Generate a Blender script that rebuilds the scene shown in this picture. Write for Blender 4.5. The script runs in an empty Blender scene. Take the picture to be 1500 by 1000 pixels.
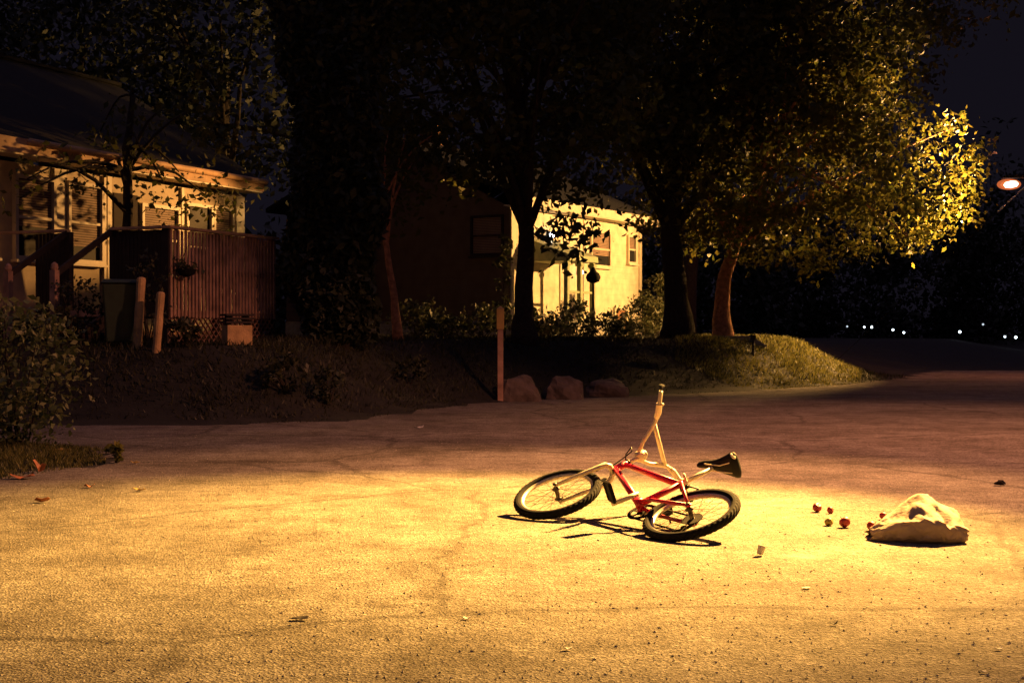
import bpy, math, random
import numpy as np
from mathutils import Vector, Matrix, noise as mn
random.seed(7); RNG = np.random.default_rng(7)
D = bpy.data; SC = bpy.context.scene; COL = SC.collection
PI = math.pi
H = 1.207; FOC = 2083.3; PIT = math.atan(12 / FOC)

def at(px, py, d):
    """world point seen at pixel (px,py) of the 1500x1000 photograph, d metres in front of the camera"""
    v = -(py - 500) / FOC; u = (px - 750) / FOC
    y = math.cos(PIT) + v * math.sin(PIT); z = -math.sin(PIT) + v * math.cos(PIT)
    return Vector((u * d / y, d, H + z / y * d))

def on_road(px, py, z=0.0):
    d = (H - z) * FOC / (py - 488)
    return Vector(((px - 750) / FOC * d, d, z))

# ------------------------------------------------------------------ materials
def mat(name, col, rough=0.7, metal=0.0, var=0.25, scale=8.0, bump=0.0, bscale=40.0, coat=0.0, spec=0.5, detail=6.0):
    m = D.materials.new(name); m.use_nodes = True
    nt = m.node_tree; n = nt.nodes; L = nt.links
    b = n['Principled BSDF']
    b.inputs['Roughness'].default_value = rough; b.inputs['Metallic'].default_value = metal
    b.inputs['Coat Weight'].default_value = coat; b.inputs['Specular IOR Level'].default_value = spec
    tc = n.new('ShaderNodeTexCoord')
    nz = n.new('ShaderNodeTexNoise'); nz.inputs['Scale'].default_value = scale; nz.inputs['Detail'].default_value = detail
    L.new(tc.outputs['Object'], nz.inputs['Vector'])
    rp = n.new('ShaderNodeValToRGB')
    c = np.array(col[:3])
    rp.color_ramp.elements[0].position = .3; rp.color_ramp.elements[1].position = .7
    rp.color_ramp.elements[0].color = (*(c * (1 - var)), 1); rp.color_ramp.elements[1].color = (*np.minimum(c * (1 + var), .95), 1)
    L.new(nz.outputs['Fac'], rp.inputs['Fac']); L.new(rp.outputs['Color'], b.inputs['Base Color'])
    if bump:
        n2 = n.new('ShaderNodeTexNoise'); n2.inputs['Scale'].default_value = bscale; n2.inputs['Detail'].default_value = 5
        L.new(tc.outputs['Object'], n2.inputs['Vector'])
        bp = n.new('ShaderNodeBump'); bp.inputs['Strength'].default_value = bump; bp.inputs['Distance'].default_value = .02
        L.new(n2.outputs['Fac'], bp.inputs['Height']); L.new(bp.outputs['Normal'], b.inputs['Normal'])
    return m

def emit(name, col, s):
    m = D.materials.new(name); m.use_nodes = True; b = m.node_tree.nodes['Principled BSDF']
    b.inputs['Base Color'].default_value = (.05, .05, .05, 1)
    b.inputs['Emission Color'].default_value = (*col, 1); b.inputs['Emission Strength'].default_value = s
    return m

def leaf_mat(name, c1, c2, trans=.4):
    m = D.materials.new(name); m.use_nodes = True; nt = m.node_tree; n = nt.nodes; L = nt.links
    b = n['Principled BSDF']; b.inputs['Roughness'].default_value = .55
    g = n.new('ShaderNodeNewGeometry')
    rp = n.new('ShaderNodeValToRGB'); rp.color_ramp.elements[0].color = (*c1, 1); rp.color_ramp.elements[1].color = (*c2, 1)
    L.new(g.outputs['Random Per Island'], rp.inputs['Fac']); L.new(rp.outputs['Color'], b.inputs['Base Color'])
    t = n.new('ShaderNodeBsdfTranslucent'); L.new(rp.outputs['Color'], t.inputs['Color'])
    mx = n.new('ShaderNodeMixShader'); mx.inputs[0].default_value = trans
    L.new(b.outputs[0], mx.inputs[1]); L.new(t.outputs[0], mx.inputs[2])
    L.new(mx.outputs[0], n['Material Output'].inputs['Surface'])
    return m

def road_mat():
    m = D.materials.new('worn_asphalt'); m.use_nodes = True; nt = m.node_tree; n = nt.nodes; L = nt.links
    b = n['Principled BSDF']; b.inputs['Roughness'].default_value = .88; b.inputs['Specular IOR Level'].default_value = .25
    tc = n.new('ShaderNodeTexCoord')
    def nz(sc, det, rough=.6):
        t = n.new('ShaderNodeTexNoise'); t.inputs['Scale'].default_value = sc; t.inputs['Detail'].default_value = det
        t.inputs['Roughness'].default_value = rough; L.new(tc.outputs['Object'], t.inputs['Vector']); return t
    def ramp(src, p0, c0, p1, c1):
        r = n.new('ShaderNodeValToRGB'); e = r.color_ramp.elements
        e[0].position = p0; e[1].position = p1; e[0].color = (*c0, 1); e[1].color = (*c1, 1); L.new(src, r.inputs['Fac']); return r
    def mul(a, c, f=1.0):
        x = n.new('ShaderNodeMix'); x.data_type = 'RGBA'; x.blend_type = 'MULTIPLY'; x.inputs[0].default_value = f
        L.new(a, x.inputs[6]); L.new(c, x.inputs[7]); return x
    big = ramp(nz(.55, 5).outputs['Fac'], .35, (.62, .60, .58), .62, (1, 1, 1))
    mid = ramp(nz(4.5, 6, .7).outputs['Fac'], .3, (.55, .52, .48), .60, (1, 1, 1))
    fine = ramp(nz(34, 6, .85).outputs['Fac'], .36, (.22, .20, .17), .66, (1, 1, 1))
    v = n.new('ShaderNodeTexVoronoi'); v.inputs['Scale'].default_value = 85; L.new(tc.outputs['Object'], v.inputs['Vector'])
    stone = ramp(v.outputs['Color'], .1, (.30, .27, .23), .95, (.64, .60, .52))
    a = mul(stone.outputs['Color'], fine.outputs['Color']); a = mul(a.outputs[2], mid.outputs['Color']); a = mul(a.outputs[2], big.outputs['Color'])
    wv = ramp(nz(1.6, 7, .72).outputs['Fac'], .40, (.45, .40, .36), .52, (1, 1, 1)); a = mul(a.outputs[2], wv.outputs['Color'], .5)
    dn = nz(.9, 4); am = n.new('ShaderNodeMixRGB'); am.inputs[0].default_value = .35; L.new(tc.outputs['Object'], am.inputs[1]); L.new(dn.outputs['Color'], am.inputs[2])
    vc = n.new('ShaderNodeTexVoronoi'); vc.feature = 'DISTANCE_TO_EDGE'; vc.inputs['Scale'].default_value = .42; L.new(am.outputs[0], vc.inputs['Vector'])
    ck = ramp(vc.outputs['Distance'], .002, (.3, .27, .24), .012, (1, 1, 1)); a = mul(a.outputs[2], ck.outputs['Color'], .6)
    L.new(a.outputs[2], b.inputs['Base Color'])
    h1 = n.new('ShaderNodeMath'); h1.operation = 'MULTIPLY_ADD'; h1.inputs[1].default_value = 1.6
    L.new(nz(20, 6, .75).outputs['Fac'], h1.inputs[0]); L.new(v.outputs['Distance'], h1.inputs[2])
    bp = n.new('ShaderNodeBump'); bp.inputs['Strength'].default_value = .6; bp.inputs['Distance'].default_value = .016
    L.new(h1.outputs[0], bp.inputs['Height']); L.new(bp.outputs['Normal'], b.inputs['Normal'])
    return m

def board_mat(name, col, per=.16, axis=2, rough=.6, line=.9, dirt=.2):
    """painted boards: grooves every `per` metres along one axis, as bump and a thin dark joint"""
    m = mat(name, col, rough, var=dirt, scale=3)
    nt = m.node_tree; n = nt.nodes; L = nt.links; b = n['Principled BSDF']
    tc = n.new('ShaderNodeTexCoord'); sp = n.new('ShaderNodeSeparateXYZ'); L.new(tc.outputs['Object'], sp.inputs[0])
    dv = n.new('ShaderNodeMath'); dv.operation = 'DIVIDE'; dv.inputs[1].default_value = per; L.new(sp.outputs[axis], dv.inputs[0])
    fr = n.new('ShaderNodeMath'); fr.operation = 'FRACT'; L.new(dv.outputs[0], fr.inputs[0])
    bp = n.new('ShaderNodeBump'); bp.inputs['Strength'].default_value = line; bp.inputs['Distance'].default_value = .03
    L.new(fr.outputs[0], bp.inputs['Height']); L.new(bp.outputs['Normal'], b.inputs['Normal'])
    return m

def brick_mat():
    m = D.materials.new('brick'); m.use_nodes = True; nt = m.node_tree; n = nt.nodes; L = nt.links
    t = n.new('ShaderNodeTexBrick'); t.inputs['Color1'].default_value = (.30, .12, .07, 1); t.inputs['Color2'].default_value = (.22, .09, .06, 1)
    t.inputs['Mortar'].default_value = (.3, .27, .22, 1); t.inputs['Scale'].default_value = 4.5
    tc = n.new('ShaderNodeTexCoord'); mp = n.new('ShaderNodeMapping'); mp.inputs['Rotation'].default_value = (PI / 2, 0, 0)
    L.new(tc.outputs['Object'], mp.inputs[0]); L.new(mp.outputs[0], t.inputs['Vector']); L.new(t.outputs['Color'], n['Principled BSDF'].inputs['Base Color'])
    n['Principled BSDF'].inputs['Roughness'].default_value = .9
    return m

M = dict(
    road=road_mat(),
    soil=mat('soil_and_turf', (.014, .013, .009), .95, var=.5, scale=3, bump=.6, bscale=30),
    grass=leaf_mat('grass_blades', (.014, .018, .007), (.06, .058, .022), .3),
    lit_verge=leaf_mat('lit_and_verge_blades', (.12, .13, .03), (.26, .23, .06), .4),
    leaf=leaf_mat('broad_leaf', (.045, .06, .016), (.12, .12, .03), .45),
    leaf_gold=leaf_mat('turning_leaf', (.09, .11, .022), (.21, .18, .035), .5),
    cedar=leaf_mat('cedar_spray', (.018, .026, .014), (.035, .045, .02), .15),
    shrub_shaded=leaf_mat('shaded_shrub_leaf', (.018, .026, .010), (.06, .06, .025), .25),  # darker copy of the shrub leaf: silhouette shade put into the colour
    bush=leaf_mat('bush_leaf', (.05, .08, .03), (.24, .26, .11), .3),
    shrub=leaf_mat('shrub_leaf', (.04, .055, .02), (.13, .12, .05), .3),
    bark=mat('bark', (.035, .026, .02), .95, var=.45, scale=14, bump=.9, bscale=22),
    bark_lit=mat('lit_bark', (.5, .23, .12), .9, var=.4, scale=12, bump=.8, bscale=20),  # lamplight on the lit trunks is put into this bark colour
    rock=mat('granite', (.12, .09, .08), .9, var=.35, scale=6, bump=.7, bscale=18),
    concrete=mat('concrete', (.34, .31, .26), .9, var=.2, bump=.3),
    siding_white=board_mat('cream_siding', (.55, .44, .30), .17),
    siding_shade=board_mat('shaded_brown_siding', (.13, .09, .075), .18),  # side and gable boards: shade of that side put into the colour
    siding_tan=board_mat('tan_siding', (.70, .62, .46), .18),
    trim=mat('white_trim', (.66, .58, .44), .5, var=.1),
    fascia=mat('weathered_fascia', (.62, .40, .24), .7, var=.3, scale=3),
    shingle=mat('dark_shingle', (.008, .0075, .008), .95, var=.4, scale=12, bump=.5),
    brick=brick_mat(),
    glass=mat('window_glass', (.02, .02, .022), .55, var=.1, spec=.12),
    blind=mat('window_blind', (.30, .20, .15), .7, var=.15, scale=2),
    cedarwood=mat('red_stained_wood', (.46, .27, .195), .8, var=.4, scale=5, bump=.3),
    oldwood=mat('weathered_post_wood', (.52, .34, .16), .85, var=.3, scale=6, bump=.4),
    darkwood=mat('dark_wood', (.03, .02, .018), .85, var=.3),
    portico=mat('sage_paint', (.34, .38, .22), .6, var=.15),
    door=mat('brown_door', (.30, .15, .08), .6, var=.2),
    iron=mat('dark_iron', (.014, .013, .013), .8, spec=.15),
    bin=mat('dark_green_plastic', (.02, .035, .025), .5),
    red=mat('red_enamel', (.50, .006, .045), .4, var=.15, scale=18, coat=.3),
    cream=mat('cream_enamel', (.74, .65, .49), .42, var=.15, scale=20),
    alloy=mat('worn_alloy', (.62, .55, .45), .42, .35, var=.15),
    rubber=mat('tyre_rubber', (.010, .010, .011), .9, var=.4, scale=30, spec=.15),
    black=mat('black_vinyl', (.008, .008, .010), .55, var=.3, spec=.15),
    steel=mat('dark_steel', (.10, .085, .07), .45, .6),
    bag=mat('paper_bag', (.42, .315, .245), .8, var=.12, scale=9, bump=.25, bscale=60),
    apple=mat('apple_skin', (.30, .03, .03), .5, var=.45, scale=18),
    pear=mat('green_fruit_skin', (.32, .26, .05), .55, var=.3, scale=18),
    stalk=mat('stalk', (.06, .04, .02), .8),
    paper=mat('white_scrap', (.72, .68, .6), .8, var=.1),
    dry=mat('dry_leaf', (.42, .15, .055), .7, var=.35, scale=20),
    dryyel=mat('yellow_dry_leaf', (.45, .30, .07), .7, var=.3, scale=20),
    stain=mat('pale_spill', (.46, .42, .39), .9, var=.25, scale=9),
    lit_yellow=mat('lit_top_yellow', (.66, .42, .12), .6, var=.1),
)

# ------------------------------------------------------------------ mesh builder
class MB:
    def __init__(s): s.v = []; s.f = []
    def add(s, vs, fs):
        o = len(s.v); s.v += [tuple(p) for p in vs]; s.f += [tuple(i + o for i in f) for f in fs]; return s
    def box(s, x0, x1, y0, y1, z0, z1, mtx=None):
        vs = [Vector(p) for p in ((x0,y0,z0),(x1,y0,z0),(x1,y1,z0),(x0,y1,z0),(x0,y0,z1),(x1,y0,z1),(x1,y1,z1),(x0,y1,z1))]
        if mtx: vs = [mtx @ p for p in vs]
        return s.add(vs, [(0,3,2,1),(4,5,6,7),(0,1,5,4),(1,2,6,5),(2,3,7,6),(3,0,4,7)])
    def bar(s, a, b, w, t, up=(0,0,1)):
        a = Vector(a); b = Vector(b); d = (b - a); l = d.length; d.normalize()
        x = d.cross(Vector(up)).normalized(); y = x.cross(d)
        m = Matrix((x, y, d)).transposed().to_4x4(); m.translation = a
        return s.box(-w/2, w/2, -t/2, t/2, 0, l, m)
    def tube(s, pts, rad, seg=8, cap=True):
        pts = [Vector(p) for p in pts]
        if not hasattr(rad, '__len__'): rad = [rad] * len(pts)
        n = len(pts); t0 = (pts[1] - pts[0]).normalized()
        x = t0.orthogonal().normalized(); vs = []
        for i, p in enumerate(pts):
            t = (pts[min(i+1,n-1)] - pts[max(i-1,0)]).normalized()
            x = (x - t * x.dot(t)).normalized(); y = t.cross(x)
            for k in range(seg):
                a = 2*PI*k/seg; vs.append(p + (x*math.cos(a) + y*math.sin(a)) * rad[i])
        fs = [(i*seg+k, i*seg+(k+1)%seg, (i+1)*seg+(k+1)%seg, (i+1)*seg+k) for i in range(n-1) for k in range(seg)]
        if cap: fs += [tuple(range(seg-1,-1,-1)), tuple((n-1)*seg+k for k in range(seg))]
        return s.add(vs, fs)
    def lathe(s, c, axis, prof, seg=16, closed=False):
        """prof: (radius, offset along axis)"""
        c = Vector(c); axis = Vector(axis).normalized(); x = axis.orthogonal().normalized(); y = axis.cross(x); vs = []
        n = len(prof)
        for r, h in prof:
            for k in range(seg):
                a = 2*PI*k/seg; vs.append(c + axis*h + (x*math.cos(a)+y*math.sin(a))*r)
        m = n if closed else n-1
        fs = [(i*seg+k, i*seg+(k+1)%seg, ((i+1)%n)*seg+(k+1)%seg, ((i+1)%n)*seg+k) for i in range(m) for k in range(seg)]
        if not closed: fs += [tuple(range(seg-1,-1,-1)), tuple((n-1)*seg+k for k in range(seg))]
        return s.add(vs, fs)
    def build(s, name, m, parent=None, smooth=False, bevel=0, sub=0):
        me = D.meshes.new(name); me.from_pydata(s.v, [], s.f); me.update()
        if isinstance(m, str): m = M[m]
        me.materials.append(m)
        if smooth: me.polygons.foreach_set('use_smooth', [True]*len(me.polygons))
        o = D.objects.new(name, me); COL.objects.link(o)
        if parent: o.parent = parent
        if bevel:
            b = o.modifiers.new('bevel', 'BEVEL'); b.width = bevel; b.segments = 2; b.limit_method = 'ANGLE'
        if sub:
            q = o.modifiers.new('sub', 'SUBSURF'); q.levels = q.render_levels = sub
        return o

def tag(o, label=None, cat=None, group=None, kind=None):
    if label: o['label'] = label
    if cat: o['category'] = cat
    if group: o['group'] = group
    if kind: o['kind'] = kind
    return o

def empty(name, loc=(0,0,0), rz=0, label=None, cat=None, group=None):
    o = D.objects.new(name, None); COL.objects.link(o); o.location = loc; o.rotation_euler = (0,0,rz)
    o.empty_display_size = .2
    return tag(o, label, cat, group)

# ------------------------------------------------------------------ terrain: flat street, bank rising behind it
EDGE = [(-60,-40),(-12,1),(-6.2,8.2),(-4.3,11.2),(-3.75,13.2),(-4.3,15.0),(-7,16.0),(-22,17),(-22,19.0),(-7,18.7),(-4.0,18.6),(-2.3,19.6),(-.6,24.4),(1.0,26.2),(2.6,27.5),(4.7,29.6),(7.4,32.8),(10.2,37.4),(13,44),(17,52),(42,108),(320,680)]
EA = np.array(EDGE[:-1], float); EB = np.array(EDGE[1:], float)
PA = np.array(EDGE + [(320,1200),(-900,1200),(-900,-40)], float); PB = np.roll(PA, -1, 0)
def sdist(x, y):
    """distance to the road edge, positive on the bank side"""
    x = np.asarray(x, float); y = np.asarray(y, float); best = np.full(x.shape, 1e9); ins = np.zeros(x.shape, bool)
    for a, b in zip(EA, EB):
        d = b - a; t = np.clip(((x-a[0])*d[0] + (y-a[1])*d[1]) / (d@d), 0, 1)
        best = np.minimum(best, np.hypot(x-a[0]-t*d[0], y-a[1]-t*d[1]))
    for a, b in zip(PA, PB):
        if a[1] == b[1]: continue
        c = ((a[1] > y) != (b[1] > y)) & (x < (b[0]-a[0])*(y-a[1])/(b[1]-a[1]) + a[0]); ins ^= c
    return np.where(ins, best, -best)
def bank(x, y):
    x = np.asarray(x, float); y = np.asarray(y, float); s = sdist(x, y)
    t = np.clip(s / np.interp(x, [-4,-1,5.6,8,11], [2.3,2.4,2.2,3.6,6]), 0, 1)
    A = 1.05*np.interp(y, [16.3,18.6], [.12,1])*np.interp(x, [8,12], [1,.8])
    return np.where(s > 0, A*t*t*(3-2*t), 0)
def gz(x, y): return float(bank(np.array([x]), np.array([y]))[0])

def grid(xs, ys, zf, keep=None):
    X, Y = np.meshgrid(xs, ys); Z = zf(X, Y); nx = len(xs)
    v = np.stack([X.ravel(), Y.ravel(), Z.ravel()], 1)
    i = (np.arange(len(ys)-1)[:,None]*nx + np.arange(nx-1)[None,:])
    f = np.stack([i, i+1, i+nx+1, i+nx], -1).reshape(-1,4)
    if keep is not None:
        c = v[f].mean(1); f = f[keep(c[:,0], c[:,1])]
        u, inv = np.unique(f, return_inverse=True); v = v[u]; f = inv.reshape(-1,4)
    b = MB(); b.v = [tuple(p) for p in v]; b.f = [tuple(int(k) for k in q) for q in f]; return b

xs = np.concatenate([np.arange(-400,-40,30), np.arange(-40,-14,2), np.arange(-14,22,.5), np.arange(22,60,2), np.arange(60,421,30)])
ys = np.concatenate([np.arange(-60,-4,8), np.arange(-4,50,.5), np.arange(50,90,4), np.arange(90,700,40)])
def zground(X, Y):
    s = sdist(X, Y); n = np.sin(X*1.7+Y*.6)*.03 + np.sin(Y*2.3-X*1.1)*.025
    return np.where(s > 0.3, bank(X, Y) + n*np.clip(s-.3,0,1), np.where(s > -.5, -.006 + .02*np.clip(s,0,1), -.05))
tag(grid(xs, ys, zground).build('ground', 'soil', smooth=True), kind='structure')
xr = np.concatenate([np.arange(-60,-12,3), np.arange(-12,16,.25), np.arange(16,40,1.5), np.arange(40,200,20)])
yr = np.concatenate([np.arange(-40,-2,3), np.arange(-2,46,.25)])
def zroad(X, Y): return .004 + .006*np.sin(X*.9+.5)*np.sin(Y*.7)*np.clip((np.hypot(X-1,Y-9)-3)/3,0,1)
tag(grid(xr, yr, zroad, lambda x, y: sdist(x, y) < .12 + .18*np.sin(x*3.1+y*2.2)).build('road', 'road', smooth=True), kind='structure')

# ------------------------------------------------------------------ foliage helpers
def leaves(pts, size, flat=0.0, aspect=.55):
    """one diamond-folded leaf per point"""
    n = len(pts); pts = np.asarray(pts)
    d = RNG.normal(size=(n,3)); d[:,2] *= (1-flat); d /= np.linalg.norm(d,axis=1)[:,None]
    e = RNG.normal(size=(n,3)); e -= d*(e*d).sum(1)[:,None]; e /= np.linalg.norm(e,axis=1)[:,None]
    nn = np.cross(d, e); sz = (size*RNG.uniform(.45,1.5,n))[:,None]
    a = pts - d*sz*.5; c = pts + d*sz*.5
    b_ = pts + e*sz*aspect*.5 + nn*sz*.12; f_ = pts - e*sz*aspect*.5 + nn*sz*.12
    v = np.stack([a, b_, c, f_], 1).reshape(-1,3)
    return v
def leaf_obj(name, pts, size, m, parent, flat=0.0, aspect=.55):
    v = leaves(pts, size, flat, aspect); n = len(v)//4
    me = D.meshes.new(name); me.vertices.add(len(v)); me.vertices.foreach_set('co', v.ravel())
    me.loops.add(4*n); me.loops.foreach_set('vertex_index', np.arange(4*n, dtype=np.int32))
    me.polygons.add(n); me.polygons.foreach_set('loop_start', np.arange(0,4*n,4, dtype=np.int32))
    try: me.polygons.foreach_set('loop_total', np.full(n,4,dtype=np.int32))
    except Exception: pass
    me.update(calc_edges=True); me.materials.append(M[m])
    o = D.objects.new(name, me); COL.objects.link(o); o.parent = parent
    return o
def crown_centres(c, r, n, shell=.55, seed=0):
    g = np.random.default_rng(seed); d = g.normal(size=(n,3)); d /= np.linalg.norm(d,axis=1)[:,None]
    rr = shell + (1-shell)*g.random(n)**.7
    wob = 1 + .22*np.sin(d[:,0]*5+seed) * np.cos(d[:,1]*4+d[:,2]*6+seed)
    return np.array(c) + d*np.array(r)*(rr*wob)[:,None]
def clump(cs, per, spread):
    g = RNG.normal(size=(len(cs)*per,3))*spread; g[:,2] *= .7
    return np.repeat(cs, per, 0) + g
def limb(mb, a, b, r0, r1, sag=.3, k=5):
    a = Vector(a); b = Vector(b); pts = []; rad = []
    for i in range(k+1):
        t = i/k; p = a.lerp(b, t); p.z += sag*math.sin(t*PI)
        if 0 < i < k: p += Vector((random.uniform(-1,1),random.uniform(-1,1),random.uniform(-.5,.5)))*.06*(b-a).length/ k
        pts.append(p); rad.append(r0+(r1-r0)*t)
    mb.tube(pts, rad, 7)
def tree(name, label, base, trunk_pts, r0, crown, n, per, spread, size, m='leaf', bark='bark', shell=.55, seed=1, group=None, extra=None, nl=12):
    root = empty(name, base, 0, label, 'tree', group); B = Vector(base)
    tp = [Vector(p)-B for p in trunk_pts]; mb = MB(); k = len(tp)
    rad = [r0*(1.35 if i == 0 else 1 - .65*i/(k-1)) for i in range(k)]
    pts = []; rr = []
    for i in range(k-1):
        for j in range(3):
            t = j/3; p = tp[i].lerp(tp[i+1], t); p += Vector((random.uniform(-1,1),random.uniform(-1,1),0))*r0*.12
            pts.append(p); rr.append(rad[i]*(1-t)+rad[i+1]*t)
    pts.append(tp[-1]); rr.append(rad[-1]); mb.tube(pts, rr, 12)
    cs = []
    for (c, r, w) in crown: cs.append(crown_centres(Vector(c)-B, r, max(1,int(n*w)), shell, seed+len(cs)))
    if extra is not None: cs.append(np.array([tuple(Vector(p)-B) for p in extra]))
    cs = np.concatenate(cs)
    for i in range(nl):
        q = cs[(i*37) % len(cs)]; j = random.randint(max(1,len(pts)//2), len(pts)-1)
        limb(mb, pts[j], Vector(q), rr[j]*.55, .012, .25)
    mb.build('trunk', bark, root, smooth=True)
    leaf_obj('crown', clump(cs, per, spread), size, m, root)
    return root
def shrub(label, base, r, h, n, size, m='shrub', group=None, stems=7, name='shrub', lo=.1):
    root = empty(name, base, 0, label, 'shrub', group); mb = MB()
    cs = []
    for i in range(n):
        a = random.uniform(0,2*PI); z = lo + (1-lo)*random.random()**.8
        rad = r*math.sqrt(max(.05,1-(2*z-1.05)**2))*(.45+.6*random.random())
        cs.append((math.cos(a)*rad, math.sin(a)*rad, z*h))
    for i in range(stems):
        q = Vector(cs[i % n]); limb(mb, (random.uniform(-.1,.1)*r,random.uniform(-.1,.1)*r,-.04), q, .012, .004, .05)
    mb.build('stem', 'bark', root)
    leaf_obj('foliage', clump(np.array(cs), 16, r*.17), size, m, root)
    return root

# ------------------------------------------------------------------ bicycle (pose and sizes solved from the photograph)
S = H / 1.0779
BR = Matrix(((-0.6289,-0.30016,0.71721),(0.77739,-0.25738,0.57396),(0.01231,0.91851,0.39521)))
bike = empty('bicycle', (0,0,0), 0, 'red bicycle lying on its side on the lit road with one handlebar end up', 'bicycle')
bm4 = BR.to_4x4(); bm4.translation = Vector((.7033,7.8463,.1288))*S + Vector((0,0,.005)); bike.matrix_world = bm4
def V(x, y, z): return Vector((x,y,z))*S
rw = .2648; cs_, fc_, drop = .4126, .6671, -.022
ra = Vector((-cs_,0,drop)); fa = Vector((fc_,0,drop))
ca = 1.2867; ax = Vector((-math.cos(ca),0,math.sin(ca))); pf = Vector((math.sin(ca),0,math.cos(ca)))
crown_ = fa - pf*.04 + ax*.3469; hb = crown_ + ax*.015; htp = hb + ax*.1052
sa = 1.2804; sdv = Vector((-math.cos(sa),0,math.sin(sa))); sc_ = sdv*.2805
STR = Matrix.Rotation(.0881, 3, ax)
def st(p): return STR @ (Vector(p)-crown_) + crown_
def P(*pts): return [Vector(p)*S for p in pts]
fr = MB()
fr.tube(P(hb-ax*.004, htp+ax*.004), .021*S, 14)
fr.tube(P(htp-ax*.018, sc_-sdv*.012), .0185*S, 12)
fr.tube(P(hb+ax*.022, (0,0,0)), .0205*S, 12)
fr.tube(P((0,0,0), sc_+sdv*.015), .0185*S, 12)
fr.tube(P((0,-.035,0),(0,.035,0)), .024*S, 14)
for y in (.058,-.058):
    fr.tube(P(sc_-sdv*.01+Vector((0,y*.25,0)), sc_*.78+ra*.22+Vector((0,y*.8,0)), ra+Vector((0,y,0))), .0095*S, 8)
    fr.tube(P((-.02,y*.4,0),(-.12,y*.8,drop*.3), ra+Vector((0,y,0))), .0105*S, 8)
    fr.lathe(ra*S+V(0,y,0), (0,1,0), [(.018*S,-.004*S),(.018*S,.004*S)], 10)
fr.build('frame', 'red', bike, smooth=True)
fk = MB()
for y in (.056,-.056):
    fk.tube([st(p)*S for p in (crown_+ax*.012+Vector((0,y*.1,0)), crown_+ax*.004+Vector((0,y*.62,0)), crown_-ax*.022+Vector((0,y*.98,0)), crown_-ax*.07+Vector((0,y*1.05,0)), fa*.45+crown_*.55+pf*-.004+Vector((0,y*1.05,0)), fa+Vector((0,y,0)))], [.017*S,.0175*S,.017*S,.0155*S,.0135*S,.010*S], 10)
fk.tube([st(p)*S for p in (crown_, hb)], .017*S, 12)
fk.build('fork', 'cream', bike, smooth=True)
for c in (hb-ax*.006, htp+ax*.006):
    hs = MB(); hs.lathe(c*S, ax, [(.017*S,-.006*S),(.024*S,-.003*S),(.024*S,.004*S),(.017*S,.007*S)], 14)
    hs.build('headset_cup', 'steel', bike, smooth=True)
def wheel(name, c, tf, rear):
    root = D.objects.new(name, None); COL.objects.link(root); root.parent = bike
    axis = tf(c+Vector((0,1,0))) - tf(c); C = tf(c)*S
    t = MB(); R = (rw-.025)*S; r = .0265*S; seg = 96; prof = 14; vs = []
    x = axis.orthogonal().normalized(); y = axis.cross(x).normalized()
    for i in range(seg):
        a = 2*PI*i/seg; e = x*math.cos(a)+y*math.sin(a)
        for k in range(prof):
            b = 2*PI*k/prof; kn = 1 + (.09 if (i+k) % 2 else -.03)*(1 if math.cos(b) > .3 else 0)
            vs.append(C + e*(R + r*kn*math.cos(b)) + axis*r*kn*math.sin(b)*.95)
    t.add(vs, [(i*prof+k, ((i+1)%seg)*prof+k, ((i+1)%seg)*prof+(k+1)%prof, i*prof+(k+1)%prof) for i in range(seg) for k in range(prof)])
    t.build('tyre', 'rubber', root)
    q = MB(); R2 = (rw-.046)*S
    q.lathe(C, axis, [(R2+.006*S,-.014*S),(R2+.006*S,.014*S),(R2-.008*S,.012*S),(R2-.016*S,.004*S),(R2-.016*S,-.004*S),(R2-.008*S,-.012*S)], 72, True)
    q.build('rim', 'alloy', root, smooth=False)
    h = MB(); w = .05*S
    h.lathe(C, axis, [(.006*S,-w*1.35),(.006*S,-w),(.024*S,-w*.72),(.024*S,-w*.6),(.013*S,-w*.5),(.013*S,w*.5),(.024*S,w*.6),(.024*S,w*.72),(.006*S,w),(.006*S,w*1.35)], 14)
    h.lathe(C+axis*w*1.25, axis, [(.012*S,-.004*S),(.012*S,.008*S)], 8)
    h.build('hub', 'steel', root, smooth=True)
    s = MB()
    for i in range(32):
        a = 2*PI*i/32; b = a + (.55 if i % 4 < 2 else -.55); sd = 1 if i % 2 else -1
        s.tube([C+(x*math.cos(b)+y*math.sin(b))*.022*S+axis*w*.66*sd, C+(x*math.cos(a)+y*math.sin(a))*(R2-.012*S)], .0011*S, 4, False)
    s.build('spokes', 'steel', root)
    rf = MB(); e = x*math.cos(2.2 if rear else 4.0)+y*math.sin(2.2 if rear else 4.0)
    if rear:
        k = MB()
        for i, rr in enumerate((.058,.050,.042,.034,.027)):
            k.lathe(C-axis*(.024+.006*i)*S, axis, [((rr-.006)*S,-.001*S),(rr*S,-.001*S),(rr*S,.0015*S),((rr-.006)*S,.0015*S)], 28)
        k.build('cassette', 'iron', root)
    return root
wheel('front_wheel', fa, st, False); wheel('rear_wheel', ra, lambda p: Vector(p), True)
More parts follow.
